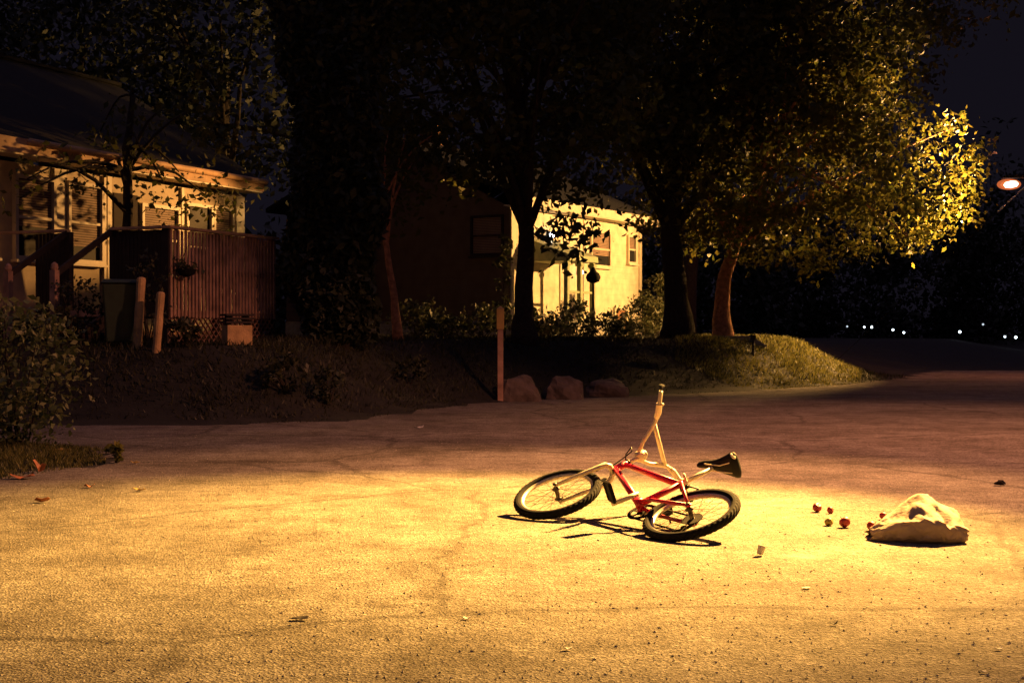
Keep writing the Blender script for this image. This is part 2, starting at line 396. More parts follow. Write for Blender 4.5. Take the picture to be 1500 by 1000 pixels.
# stem, bars and controls
cl = htp + ax*.098 + pf*.012; ru = ax*math.cos(.1207)+pf*math.sin(.1207)
sm = MB(); sm.tube([st(p)*S for p in (htp, htp+ax*.055, htp+ax*.08)], .0125*S, 12)
sm.lathe(st(cl)*S, STR@Vector((0,1,0)), [(.02*S,-.03*S),(.031*S,-.024*S),(.033*S,0),(.031*S,.024*S),(.02*S,.03*S)], 14)
sm.lathe(st(cl+ru*.02)*S, STR@ru, [(.03*S,-.01*S),(.03*S,.012*S),(.02*S,.022*S)], 12)
sm.build('stem', 'cream', bike, smooth=True)
bi = .1542; rise = .165; bu = .066; bg = .1869; ctl = cl
def barp(sd):
    b0 = cl; e = Vector((0,sd,0))
    return [b0, b0+e*.035+ru*.004, b0+e*.075+ru*.045, b0+e*.125+ru*.125, b0+e*bi+ru*rise, b0+e*(bi+.05)+ru*(rise+.03)-pf*.012, b0+e*(bi+bg)+ru*(rise+bu)-pf*.05]
hbm = MB()
for sd in (1,-1): hbm.tube([st(p)*S for p in barp(sd)], .0125*S, 10)
hbm.tube([st(cl+Vector((0,sd*(bi-.012),0))+ru*(rise-.012))*S for sd in (1,-1)], .0135*S, 10)
hbo = hbm.build('handlebar', 'cream', bike, smooth=True)
for sd in (1,-1):
    p = [Vector(q) for q in barp(sd)]; a, b = p[-2], p[-1]; dd = (b-a).normalized()
    g = MB(); g.tube([st(q)*S for q in (p[-3]+(a-p[-3])*.4, a, a+dd*.055, a+dd*.06)], [.0165*S,.019*S,.018*S,.021*S], 12)
    g.build('grip', 'cream', bike, smooth=True)
    e = MB(); e.tube([st(q)*S for q in (a+dd*.055, b+dd*.035)], .0045*S, 8)
    e.lathe(st(b+dd*.035)*S, STR@dd, [(.006*S,-.004*S),(.019*S,0),(.019*S,.004*S),(.006*S,.007*S)], 12)
    e.build('bar_end', 'rubber', bike, smooth=True)
    lv = MB(); f0 = a+dd*.058
    lv.tube([st(q)*S for q in (f0, f0-pf*.014+ru*.008, f0-pf*.028+ru*.010)], .009*S, 8)
    lv.build('brake_clamp', 'alloy', bike, smooth=True)
cb = MB()
cb.tube([st(p)*S for p in (htp+pf*.025+ax*.0, htp+pf*.055+ax*.03+Vector((0,.03,0)), htp+pf*.03+ax*.065+Vector((0,.07,0)), htp-pf*.0+ax*.05+Vector((0,.06,0)), htp+pf*.03+ax*.01+Vector((0,.03,0)), crown_+pf*.05+ax*.03)], .004*S, 6)
cb.build('brake_cable', 'black', bike, smooth=True)
for y in (.045,-.045):
    bk = MB(); bk.box(-.012*S,.012*S,-.008*S,.008*S,-.03*S,.03*S, Matrix.Translation(st(crown_-ax*.06+Vector((0,y,0))+pf*.02)*S))
    bk.build('front_brake_pad', 'black', bike)
bk = MB()
for y in (.04,-.04): bk.box(-.012*S,.012*S,-.008*S,.008*S,-.03*S,.03*S, Matrix.Translation((sc_*.62+ra*.38+Vector((-.005,y,.01)))*S))
bk.tube(P(sc_*.62+ra*.38+Vector((-.01,.05,.02)), sc_*.7+ra*.3+Vector((-.05,0,.06)), sc_*.62+ra*.38+Vector((-.01,-.05,.02))), .008*S, 6)
bk.build('rear_brake', 'black', bike)
# seat
top = sdv*(.2805+.2294)
sp = MB(); sp.tube(P(sc_, top-sdv*.02), .0135*S, 12)
sp.lathe((sc_+sdv*.02)*S, sdv, [(.018*S,-.012*S),(.022*S,-.008*S),(.022*S,.01*S),(.016*S,.014*S)], 14); sp.tube(P(sc_+sdv*.02+Vector((-.015,-.03,0)), sc_+sdv*.02+Vector((-.015,.055,.0))), .007*S, 8)
sp.build('seat_post', 'cream', bike, smooth=True)
sd_ = MB(); n = 13; prof = 10; vs = []
for i in range(n):
    t = i/(n-1); xx = .135 - t*.275
    hw = .016 + .078*max(0,(t-.28)/.72)**1.5 + .010*min(1,t*5)
    if i == n-1: hw *= .72
    zt = .028 + .020*max(0,(t-.55)/.45)**1.4 - .012*max(0,(.14-t)/.14)
    for k in range(prof):
        a = 2*PI*k/prof; c, s_ = math.cos(a), math.sin(a)
        vs.append(V(xx, hw*c, zt + (.018*s_ if s_ > 0 else (.030+.02*t)*s_)))
fs = [(i*prof+k, i*prof+(k+1)%prof, (i+1)*prof+(k+1)%prof, (i+1)*prof+k) for i in range(n-1) for k in range(prof)]
fs += [tuple(range(prof-1,-1,-1)), tuple((n-1)*prof+k for k in range(prof))]
tilt = Matrix.Rotation(math.radians(4), 4, 'Y')
sd_.add([tilt@v + top*S for v in vs], fs); so = sd_.build('saddle', 'black', bike, smooth=True, sub=1)
rl = MB()
for y in (.02,-.02): rl.tube([v+top*S for v in (V(.1,y*.5,.008),V(.05,y,-.012),V(-.05,y,-.012),V(-.11,y*1.6,.01))], .0035*S, 6)
rl.build('rail', 'alloy', so)
pt = MB(); pt.lathe(top*S+V(-.125,.062,.036), (-.8,.6,.3), [(.014*S,-.004*S),(.021*S,0),(.014*S,.006*S)], 12); pt.build('rear_patch', 'paper', so, smooth=True)
# drivetrain
crk = -1.3114; cd = Vector((math.cos(crk),0,math.sin(crk)))
dr = D.objects.new('crankset', None); COL.objects.link(dr); dr.parent = bike
rg = MB(); rg.lathe(V(0,-.045,0), (0,1,0), [(.062*S,-.003*S),(.082*S,-.003*S),(.082*S,.003*S),(.062*S,.003*S)], 40, True)
for i in range(5):
    a = i*2*PI/5; rg.bar(V(0,-.045,0), V(math.cos(a)*.068,-.045,math.sin(a)*.068), .012*S, .004*S, (0,1,0))
rg.lathe(V(0,-.045,0), (0,1,0), [(.028*S,-.003*S),(.028*S,.003*S)], 20)
rg.build('chainring', 'iron', dr)
for sgn, y in ((1,.062),(-1,-.062)):
    ca_ = MB(); ca_.tube(P(cd*-.012*sgn+Vector((0,y,0)), cd*.05*sgn+Vector((0,y*1.08,0)), cd*.155*sgn+Vector((0,y*1.22,0))), [.0155*S,.0135*S,.0125*S], 10)
    ca_.build('crank_arm', 'cream', dr, smooth=True)
    pd = MB(); c = (cd*.1487*sgn+Vector((0,y*1.22,0))); e = Vector((0,1 if y > 0 else -1,0))
    pd.tube(P(c, c+e*.11), .006*S, 6)
    if y > 0: fl = cd.cross(Vector((0,1,0))).normalized(); lo, hi = .02, .125
    else: fl = cd; lo, hi = .015, .055
    q = fl.cross(e).normalized()
    for o_ in (-.026,.026): pd.bar((c+e*lo+fl*o_)*S, (c+e*hi+fl*o_)*S, .012*S, .022*S, tuple(q))
    for t_ in (lo,hi): pd.bar((c+e*t_-fl*.03)*S, (c+e*t_+fl*.03)*S, .022*S, .012*S, tuple(q))
    pd.bar((c+e*lo)*S, (c+e*hi)*S, .03*S, .012*S, tuple(q))
    pd.build('pedal', 'black', dr)
ch = MB(); yy = -.045
ch.bar(V(-.01,yy,.074), ra*S+V(0,yy,.045), .007*S, .008*S); ch.bar(V(-.01,yy,-.074), ra*S+V(.03,yy,-.10), .007*S, .008*S)
ch.build('chain', 'iron', bike)
dl = MB(); c = ra+Vector((.01,-.05,-.03))
dl.tube(P(ra+Vector((0,-.055,0)), c+Vector((.015,-.012,-.02)), c+Vector((.03,0,-.07))), .009*S, 8)
for o_ in ((.015,0,-.025),(.035,0,-.075)): dl.lathe((c+Vector(o_))*S, (0,1,0), [(.018*S,-.004*S),(.018*S,.004*S)], 12)
dl.build('derailleur', 'iron', bike, smooth=True)

# ------------------------------------------------------------------ paper bag and spilled fruit
def bag():
    """thin crumpled paper: flat facets between creases, high crumpled middle, open mouth at the left"""
    root = on_road(1353, 797); root.y += .14; root.z = .004
    nu, L, sub_ = 19, .54, 2; vs = []; g = random.Random(12)
    def sect(t):
        hf = np.interp(t, [0,.12,.3,.5,.72,.88,1], [.045,.07,.10,.135,.125,.085,.07])
        hr = np.interp(t, [0,.12,.55,.62,.94,1], [.065,.095,.248,.255,.17,.14])
        wf = np.interp(t, [0,.2,.5,.75,1], [.04,.09,.155,.175,.11]); wb = np.interp(t, [0,.2,.6,1], [.10,.19,.26,.17])
        return [(-wf*.82,.0),(-wf*.95,hf*.4),(-wf,hf*.8),(-wf*.93,hf*1.02),(-wf*.35,hf+(hr-hf)*.36),(wb*.25,hf+(hr-hf)*.78),(wb*.62,hr),(wb*.90,hr*.62),(wb,hr*.3),(wb*.92,.0),(wb*.3,.0),(-wf*.4,.0)]
    for i in range(nu):
        t = i/(nu-1); q = sect(t); m = len(q)
        for k in range(m):
            for j in range(sub_):
                f = j/sub_; y = q[k][0]*(1-f)+q[(k+1)%m][0]*f; z = q[k][1]*(1-f)+q[(k+1)%m][1]*f
                up = 1 if z > .012 else 0
                c = Vector((t*5.0, y*11, z*11)); e = .014*up
                p = Vector(((t-.5)*L, y, z)) + Vector((g.uniform(-1,1)*.012, (g.uniform(-1,1)*.7+1.4*mn.noise(c))*e, (g.uniform(-1,1)*.55+1.2*mn.noise(c+Vector((5,3,1))))*e))
                for (tc, yc, dep, rx, ry) in ((.63,-.095,.034,.03,.05),(.78,-.10,.050,.04,.06),(.70,.03,.016,.03,.09),(.36,-.02,.014,.03,.09)):
                    p.z -= up*dep*math.exp(-((t-tc)/rx)**2-((y-yc)/ry)**2)
                p.x += .05*(z/.2)*max(0,.15-t)/.15
                p.z = max(p.z, .001); vs.append(p)
    nv = len(sect(0))*sub_
    fs = []
    for i in range(nu-1):
        for k in range(nv):
            a, b_, c, d = i*nv+k, i*nv+(k+1)%nv, (i+1)*nv+(k+1)%nv, (i+1)*nv+k
            fs += [(a,b_,c),(a,c,d)] if g.random() < .5 else [(a,b_,d),(b_,c,d)]
    o = len(vs); vs.append(Vector((L*.5-.03, .02, .06)))
    fs += [((nu-1)*nv+k, (nu-1)*nv+(k+1)%nv, o) for k in range(nv)]
    b = MB(); b.add(vs, fs); ob = b.build('paper_bag', 'bag', smooth=True, sub=1); ob.location = root; ob.rotation_euler = (0,0,math.radians(-4))
    # keep the creases: sharp edges survive the one subdivision
    me = ob.data; at_ = me.attributes.new('crease_edge', 'FLOAT', 'EDGE')
    at_.data.foreach_set('value', [(.75 if g.random() < .45 else .2) for _ in me.edges])
    m = ob.modifiers.new('thick', 'SOLIDIFY'); m.thickness = .002; m.offset = -1
    return ob
tag(bag(), 'crumpled pale paper grocery bag tipped over on the road', 'bag')

def fruit(name, px, py, r, m, label, cat, z=0, rot=(0,0,0), stretch=1.0, d=None):
    b = MB(); prof = []
    n = 14
    for i in range(n):
        a = -PI/2 + PI*i/(n-1); rr = r*math.cos(a)*(1+.08*math.sin(a)) ; h = r*.92*math.sin(a)*stretch
        dip = .28*r*math.exp(-(rr/(.35*r))**2)
        prof.append((max(rr,.0008), h - (dip if a > 0 else -dip*.5)))
    b.lathe((0,0,0), (0,0,1), prof, 20); kx = random.uniform(.9,1.0); b.v = [(x*kx+.12*z_*z_*(1 if z_ > 0 else -1), y, z_) for x, y, z_ in b.v]
    o = b.build(name, m, smooth=True); p = on_road(px, py); o.location = (p.x, p.y + r*.5, r*.9+z+.004); o.rotation_euler = rot
    s = MB(); s.tube([(0,0,r*.6),(r*.08,0,r*.95),(r*.2,0,r*1.2)], r*.06, 6); s.build('stalk', 'stalk', o)
    tag(o, label, cat, 'fruit spilled from the bag')
    return o
fruit('apple', 1198, 751, .033, 'apple', 'red apple farthest from the bag, leftmost of the spilled fruit', 'apple', rot=(.5,.3,0))
fruit('apple', 1217, 753, .024, 'apple', 'small red apple just right of the leftmost apple', 'apple', rot=(1.2,.3,1))
fruit('pear', 1215, 771, .026, 'pear', 'small yellow green fruit in front of the small red apple', 'fruit', rot=(.4,1.1,0), stretch=1.2)
fruit('apple', 1239, 774, .037, 'apple', 'largest red apple, nearest the bag of the four loose ones', 'apple', rot=(-.4,.5,2))
fruit('apple', 1278, 779, .032, 'apple', 'dark red apple rolled just out of the bag mouth', 'apple', rot=(.8,-.5,2))
fruit('apple', 1290, 783, .030, 'apple', 'shaded red apple lying against the lip of the bag', 'apple', rot=(1.5,.5,0))
fruit('apple', 1295, 762, .026, 'apple', 'small apple behind the upper lip of the bag mouth', 'apple', rot=(.2,.9,1))

# ------------------------------------------------------------------ litter
def scrap(name, px, py, size, m, label, cat, group=None, curl=.35, lift=None, rz=0, pts=8, asp=.6):
    b = MB(); vs = [(0,0,0)]
    g = random.Random(px*7+py)
    for i in range(pts):
        a = 2*PI*i/pts; r = size*(.55+.45*g.random())
        x = math.cos(a)*r; y = math.sin(a)*r*asp
        vs.append((x, y, curl*size*(g.random()-.2)+curl*abs(x)*.5))
    b.add(vs, [(0,1+i,1+(i+1)%pts) for i in range(pts)])
    o = b.build(name, m); p = on_road(px, py); z = gz(p.x, p.y)
    if z > .01: p = on_road(px, py, z*.8)
    zmin = min(v[2] for v in vs); o.location = (p.x, p.y, gz(p.x,p.y)+.011-zmin); o.rotation_euler = (0,0,rz)
    q = o.modifiers.new('thick','SOLIDIFY'); q.thickness = .002
    return tag(o, label, cat, group)
G = 'litter and fallen leaves on the road'
scrap('fallen_leaf', 60, 737, .075, 'dry', 'orange dry leaf alone on the road at the far left', 'leaf', 'fallen leaves', rz=.3, curl=.5)
scrap('fallen_leaf', 57, 693, .075, 'dry', 'upright orange dry leaf at the grass edge above the lone orange leaf', 'leaf', 'fallen leaves', curl=1.3)
scrap('fallen_leaf', 33, 702, .13, 'dry', 'broad dark brown leaf lying flat at the grass edge', 'leaf', 'fallen leaves', curl=.3)
scrap('fallen_leaf', 88, 664, .10, 'dryyel', 'yellow brown leaf in the grass beside the left bush', 'leaf', 'fallen leaves', curl=.6)
scrap('fallen_leaf', 205, 720, .06, 'dryyel', 'flat tan leaf on the road, rightmost of the left leaves', 'leaf', 'fallen leaves')
scrap('fallen_leaf', 132, 715, .06, 'dry', 'small dark curled leaf between the orange leaf and the tan leaf', 'leaf', 'fallen leaves', curl=.5)
scrap('fallen_leaf', 198, 680, .05, 'dryyel', 'small golden leaf right of the pale weed at the grass edge', 'leaf', 'fallen leaves', curl=.6)
scrap('fallen_leaf', 1465, 712, .075, 'darkwood', 'dark curled leaf on the road behind the paper bag', 'leaf', 'fallen leaves', curl=.7)
scrap('fallen_leaf', 1222, 918, .02, 'darkwood', 'tiny dark leaf scrap on the road below the bag', 'leaf', 'fallen leaves', curl=.7)
scrap('fallen_leaf', 440, 910, .05, 'darkwood', 'dark leaf fragment on the near left road', 'leaf', 'fallen leaves', curl=.2)
scrap('paper_scrap', 614, 628, .075, 'paper', 'white paper scrap on the dim road behind the light pool', 'litter', 'paper litter on the road', curl=.5)
scrap('paper_scrap', 683, 909, .022, 'paper', 'white paper fleck on the near road, left of centre', 'litter', 'paper litter on the road')
scrap('paper_scrap', 832, 954, .025, 'paper', 'white paper fleck lowest near the centre of the road', 'litter', 'paper litter on the road')
scrap('paper_scrap', 1464, 954, .022, 'paper', 'white paper fleck at the lower right of the road', 'litter', 'paper litter on the road')
scrap('paper_scrap', 1441, 988, .016, 'paper', 'tiny white fleck at the very bottom right of the road', 'litter', 'paper litter on the road')
scrap('paper_scrap', 1182, 864, .030, 'paper', 'thin pale scrap flat on the lit road under the fruit', 'litter', 'paper litter on the road', curl=.1)
cup = MB(); cup.lathe((0,0,0), (.35,.2,1), [(.014,0),(.017,.004),(.021,.04),(.0235,.046),(.021,.046),(.018,.04),(.013,.006)], 14)
co = cup.build('paper_cup', 'paper', smooth=True); p = on_road(1113, 815); co.location = (p.x, p.y, .012)
tag(co, 'small white crumpled cup standing tilted between bicycle and bag', 'cup')
st_ = MB(); vs = [(0,0,0)]; n = 26
for i in range(n):
    a = 2*PI*i/n; r = 1+.45*mn.noise(Vector((math.cos(a)*1.5,math.sin(a)*1.5,3))); vs.append((math.cos(a)*.19*r, math.sin(a)*.14*r, 0))
st_.add(vs, [(0,1+i,1+(i+1)%n) for i in range(n)]); so2 = st_.build('pale_spill', 'stain'); p = on_road(1178, 818); so2.location = (p.x,p.y,.0085)
m_ = so2.data.materials[0]; nt = m_.node_tree; n_ = nt.nodes; lk = nt.links
tc_ = n_.new('ShaderNodeTexCoord'); ln_ = n_.new('ShaderNodeVectorMath'); ln_.operation = 'LENGTH'; mp_ = n_.new('ShaderNodeMapping'); mp_.inputs['Scale'].default_value = (4.6,6.2,0)
lk.new(tc_.outputs['Object'], mp_.inputs[0]); lk.new(mp_.outputs[0], ln_.inputs[0])
nz_ = n_.new('ShaderNodeTexNoise'); nz_.inputs['Scale'].default_value = 16; nz_.inputs['Detail'].default_value = 6; lk.new(tc_.outputs['Object'], nz_.inputs['Vector'])
sb_ = n_.new('ShaderNodeMath'); sb_.operation = 'SUBTRACT'; sb_.inputs[0].default_value = .85; lk.new(ln_.outputs['Value'], sb_.inputs[0 if False else 1])
ml_ = n_.new('ShaderNodeMath'); ml_.operation = 'MULTIPLY'; ml_.use_clamp = True; lk.new(sb_.outputs[0], ml_.inputs[0]); lk.new(nz_.outputs['Fac'], ml_.inputs[1]); lk.new(ml_.outputs[0], n_['Principled BSDF'].inputs['Alpha'])
tag(so2, 'faint pale spill patch on the road below the loose fruit', 'spill')

# ------------------------------------------------------------------ gravel on the road (uncountable)
def gravel(n=9000):
    pts = []; b = MB(); base = [(1,0,0),(-1,0,0),(0,1,0),(0,-1,0),(0,0,1),(0,0,-.4)]
    fs = [(0,2,4),(2,1,4),(1,3,4),(3,0,4),(2,0,5),(1,2,5),(3,1,5),(0,3,5)]
    g = np.random.default_rng(3); k = 0
    while k < n:
        d = 4.6 + 13*g.random()**1.7; x = (g.random()-.5)*.76*d
        if sdist(np.array([x]), np.array([d]))[0] > 0: k += 1; continue
        r = .0020 + .0048*g.random()**3
        a = g.random()*6.28; c, s = math.cos(a), math.sin(a); sx = 1+g.random(); 
        b.add([(x+(c*v[0]*sx-s*v[1])*r, d+(s*v[0]*sx+c*v[1])*r, .006+v[2]*r*.8) for v in base], fs); k += 1
    return b
tag(gravel().build('gravel', mat('grit', (.42,.37,.30), .9, var=.6, scale=30)), kind='stuff')

# ------------------------------------------------------------------ grass (uncountable)
def grass(n=60000, name='grass', m='grass', lit_verge=False):
    g = np.random.default_rng(5)
    d = 10.5 + 30*g.random(n*6)**1.25; x = (g.random(n*6)-.5)*.80*d
    if lit_verge: d = lit_verge[0] + lit_verge[1]*g.random(n*6); x = (lit_verge[2] + lit_verge[3]*g.random(n*6))*d
    s = sdist(x, d); patch = np.sin(x*2.1+d*1.3)*np.sin(d*1.7-x*.8)
    ok = (s > .02) & (s < 9) & (patch*.4 + g.random(n*6) > .35); d = d[ok][:n]; x = x[ok][:n]; s = s[ok][:n]; n = len(d)
    z = zground(x, d); h = (.035+.09*g.random(n)**1.5)*np.clip(.35+s,.35,1.1); a = g.random(n)*6.283; w = .006+.010*g.random(n)*np.clip(d/20,.6,1.6)
    lean = g.normal(size=(n,2))*.5*h[:,None]
    base = np.stack([x,d,z-.01],1); e = np.stack([np.cos(a)*w,np.sin(a)*w,0*a],1)
    tip = base + np.stack([lean[:,0],lean[:,1],h],1)
    v = np.stack([base-e, base+e, tip],1).reshape(-1,3)
    me = D.meshes.new(name); me.vertices.add(3*n); me.vertices.foreach_set('co', v.ravel())
    me.loops.add(3*n); me.loops.foreach_set('vertex_index', np.arange(3*n,dtype=np.int32))
    me.polygons.add(n); me.polygons.foreach_set('loop_start', np.arange(0,3*n,3,dtype=np.int32)); me.update(calc_edges=True)
    me.materials.append(M[m]); o = D.objects.new(name, me); COL.objects.link(o); return tag(o, kind='stuff')
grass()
grass(18000, 'lit_patch_grass', 'lit_verge', (30.2, 10, .115, .13))  # paler blades under the golden tree: lamplight put into the grass colour
grass(7000, 'verge_grass', 'lit_verge', (10.8, 4.8, -.39, .16))

# ------------------------------------------------------------------ house on the left
U1 = math.atan2(.914,.407); Z1 = .95
h1 = empty('house', (-8.75,24.8,Z1), U1, 'pale sided house at left with tall windows, behind the slatted deck', 'house')
b = MB(); b.box(-6,7.0,0,7,-.6,3.25); b.build('wall', 'siding_white', h1)
b = MB(); b.box(-6.02,7.02,-.03,7.03,-.9,.30); b.build('foundation', 'brick', h1)
# roof
b = MB(); ov = .45; zt = 3.47; rz_ = 2.35
for y0, y1 in ((-ov,3.5),(7+ov,3.5)):
    sgn = 1 if y0 < 0 else -1
    za, zb = zt, zt+rz_; t = .12
    vs = [(-6.4,y0,za),(7.1,y0,za),(7.1,y1,zb),(-6.4,y1,zb),(-6.4,y0,za+t),(7.1,y0,za+t),(7.1,y1,zb+t),(-6.4,y1,zb+t)]
    b.add(vs, [(0,3,2,1),(4,5,6,7),(0,1,5,4),(1,2,6,5),(2,3,7,6),(3,0,4,7)])
rf = b.build('roof', 'shingle', h1)
b = MB(); b.bar((-6.4,3.5,zt+rz_+.14),(7.1,3.5,zt+rz_+.14),.22,.07); b.build('ridge_cap', 'shingle', rf)
b = MB(); b.box(-6.41,7.11,-ov-.03,-ov-.004,zt-.12,zt+.13); b.build('fascia', 'fascia', h1)
b = MB(); b.tube([(-.1,-ov-.09,zt+.08),(7.11,-ov-.09,zt+.08)], .06, 8); b.build('gutter', 'fascia', h1, smooth=True)
b = MB(); b.box(-6.4,7.1,-ov,-.004,zt-.15,zt-.12); b.build('soffit', 'trim', h1)
for x in (-6,6.9):
    b = MB(); b.add([(x,0,3.26),(x,7,3.26),(x,3.5,zt+rz_-.1),(x+.1,0,3.26),(x+.1,7,3.26),(x+.1,3.5,zt+rz_-.1)], [(0,2,1),(3,4,5),(0,3,5,2),(1,2,5,4)]); b.build('gable', 'siding_white', h1)
def window(root, x0, x1, z0, z1, y=0, blind=.62, frame='trim', fw=.07, mull=1, blindm='blind', axis='x'):
    mt = None
    if axis == 'y': mt = Matrix(((0,1,0,0),(1,0,0,0),(0,0,1,0),(0,0,0,1)))
    f = MB()
    f.box(x0-fw,x0,y-.09,y-.003,z0-fw,z1+fw,mt); f.box(x1,x1+fw,y-.09,y-.003,z0-fw,z1+fw,mt)
    f.box(x0,x1,y-.09,y-.003,z1,z1+fw,mt); f.box(x0,x1,y-.09,y-.003,z0-fw,z0,mt)
    zm = (z0+z1)/2; f.box(x0,x1,y-.07,y-.03,zm-.025,zm+.025,mt)
    w = f.build('window', frame, root)
    s = MB(); s.box(x0-fw-.04,x1+fw+.04,y-.15,y-.004,z0-fw-.05,z0-fw-.003,mt); s.build('sill', frame, w)
    p = MB(); p.box(x0,x1,y-.024,y-.012,z0,z1,mt); 
    p.build('pane', 'glass', w)
    if blind:
        bl = MB(); zb = z1-(z1-z0)*blind; z = z1-.02
        while z > zb:
            bl.box(x0+.02,x1-.02,y-.036,y-.028,z-.034,z,mt); z -= .046
        bl.build('blind', blindm, w)
    return w
window(h1, .12, 1.00, 1.62, 2.98, blind=.6)
window(h1, 1.46, 2.30, 1.62, 2.98, blind=.8)
window(h1, 3.55, 4.62, 1.5, 2.75, blind=.45)
window(h1, 4.98, 5.75, 1.2, 2.88, blind=0)
window(h1, -1.4, -.45, 1.62, 2.98, blind=.5)
window(h1, 5.9, 6.5, 1.2, 2.88, blind=.3)
b = MB(); b.box(2.70,3.40,-.035,-.003,.72,2.95); dd_ = b.build('door', 'darkwood', h1)
b = MB(); b.lathe((2.84,-.05,1.72),(0,-1,0),[(.012,-.01),(.03,.01),(.03,.03),(.012,.04)],10); b.build('handle', 'steel', dd_, smooth=True)
for x0, x1 in ((1.06,1.36),(2.40,2.46),(2.5,2.62),(4.78,4.86),(6.7,7.0)):
    b = MB(); b.box(x0,x1,-.05,-.003,.35,3.24); b.build('corner_trim', 'trim', h1)

# deck in front of it
dk = empty('wooden_deck', (-8.75,24.8,Z1), U1, 'raised red stained deck with vertical slat railing and lattice skirt', 'deck')
X0, X1, Y0 = -1.17, 1.78, -4.3; FZ, RT = .62, 1.88
b = MB(); b.box(X0,X1,Y0+.06,-.05,FZ-.1,FZ); b.build('deck_floor', 'cedarwood', dk)
def slats(x0, y0, x1, y1, z0, z1, pitch=.092, w=.048):
    b = MB(); a = Vector((x0,y0,0)); c = Vector((x1,y1,0)); d = c-a; n = int(d.length/pitch); dn = d.normalized()
    for i in range(n):
        p = a + dn*(pitch*(i+.5)); j = random.uniform(-.006,.006)
        b.bar(p+Vector((0,0,z0+j)), p+Vector((0,0,z1+j)), w, .022, tuple(dn.cross(Vector((0,0,1)))))
    return b
slats(X0,Y0,X1,Y0,FZ-.12,RT-.02).build('slat_panel', 'cedarwood', dk)
slats(X0,Y0,X0,-3.25,FZ-.12,RT-.02,.075,.066).build('slat_panel', 'darkwood', dk)  # near-black side slats: shade of this side put into the wood colour
slats(X1,Y0,X1,-2.4,FZ-.12,RT-.1).build('slat_panel', 'cedarwood', dk)
slats(X0,-2.25,X0,-1.6,FZ-.12,RT-.02,.075,.066).build('slat_panel', 'darkwood', dk)  # short side panel, painted in the same shade colour
b = MB(); b.box(X0-.06,X1+.02,Y0-.06,Y0+.09,RT,RT+.04); b.box(X0-.07,X0+.08,Y0+.092,-3.2,RT,RT+.04); b.box(X0-.07,X0+.08,-2.3,-.06,RT,RT+.04); b.build('top_rail', 'fascia', dk)
b = MB(); b.box(X0,X1,Y0+.02,Y0+.05,1.2,1.28); b.build('back_rail', 'darkwood', dk)
for x, y in ((X0+.04,Y0+.08),(X1-.02,Y0+.08),(.15,Y0+.08),(X0+.04,-3.2),(X0+.04,-2.3)):
    b = MB(); b.box(x-.05,x+.05,y-.05,y+.05,-.5,RT-.003); b.build('post', 'darkwood', dk)
b = MB(); zl, zh = -.02, FZ-.13
for i in range(-5, 26):
    x = X0 + i*.13
    for sg in (1,-1):
        a = [x, zl]; c = [x+sg*(zh-zl), zh]
        pts = []
        x0_, x1_ = sorted((a[0], c[0]))
        def cl_(px): return min(max(px, X0), X1)
        ta = (cl_(a[0])-a[0])/(c[0]-a[0]); tb = (cl_(c[0])-a[0])/(c[0]-a[0])
        if abs(tb-ta) < .05 or ta > 1 or tb < 0: continue
        pa = Vector((a[0]+(c[0]-a[0])*ta, Y0+.03+.008*sg, zl+(zh-zl)*ta)); pb = Vector((a[0]+(c[0]-a[0])*tb, Y0+.03+.008*sg, zl+(zh-zl)*tb))
        b.bar(pa, pb, .007, .032, (0,1,0))
b.build('lattice', 'cedarwood', dk)
b = MB()
for i in range(4):
    z = FZ-.04-(i+1)*.16; b.box(X0-.28*(i+1),X0-.28*i-.004,-3.15,-2.35,z-.04,z)
b.build('stair', 'darkwood', dk)
for y in (-3.2,-2.3):
    b = MB(); b.bar((X0-.02,y,RT-.02),(X0-1.25,y,RT-.72),.05,.09); b.bar((X0-.02,y,FZ-.05),(X0-1.25,y,FZ-.75),.05,.2)
    for i in range(9):
        x = X0-.1-i*.13; zz = (X0-x)*.56; b.bar((x,y,FZ+.04-zz),(x,y,RT-.06-zz),.03,.03)
    b.build('stair_rail', 'darkwood', dk)
    b = MB(); b.box(X0-1.35,X0-1.25,y-.05,y+.05,-.6,1.2); b.lathe((X0-1.3,y,1.2),(0,0,1),[(.045,0),(.06,.03),(.05,.09),(.01,.12)],10); b.build('newel_post', 'cedarwood', dk)

def inlocal(root, x, y, z): return Matrix.Translation(root.location) @ Matrix.Rotation(root.rotation_euler.z, 4, 'Z') @ Vector((x,y,z))
hk = empty('hanging_basket', inlocal(dk, X0+.22, Y0-.16, 1.25), 0, 'round plant basket hanging on the front of the deck railing', 'planter')
b = MB(); b.lathe((0,0,0),(0,0,1),[(.03,-.12),(.12,-.08),(.16,.0),(.15,.0),(.11,-.06),(.03,-.1)],14); b.build('basket', 'iron', hk)
b = MB(); b.tube([(-.14,.0,0),(-.03,.1,.3),(-.02,.14,.36)], .006, 6); b.build('hook', 'iron', hk)
leaf_obj('foliage', RNG.normal(size=(90,3))*np.array([.12,.1,.07])+np.array([0,0,.05]), .09, 'shrub', hk)

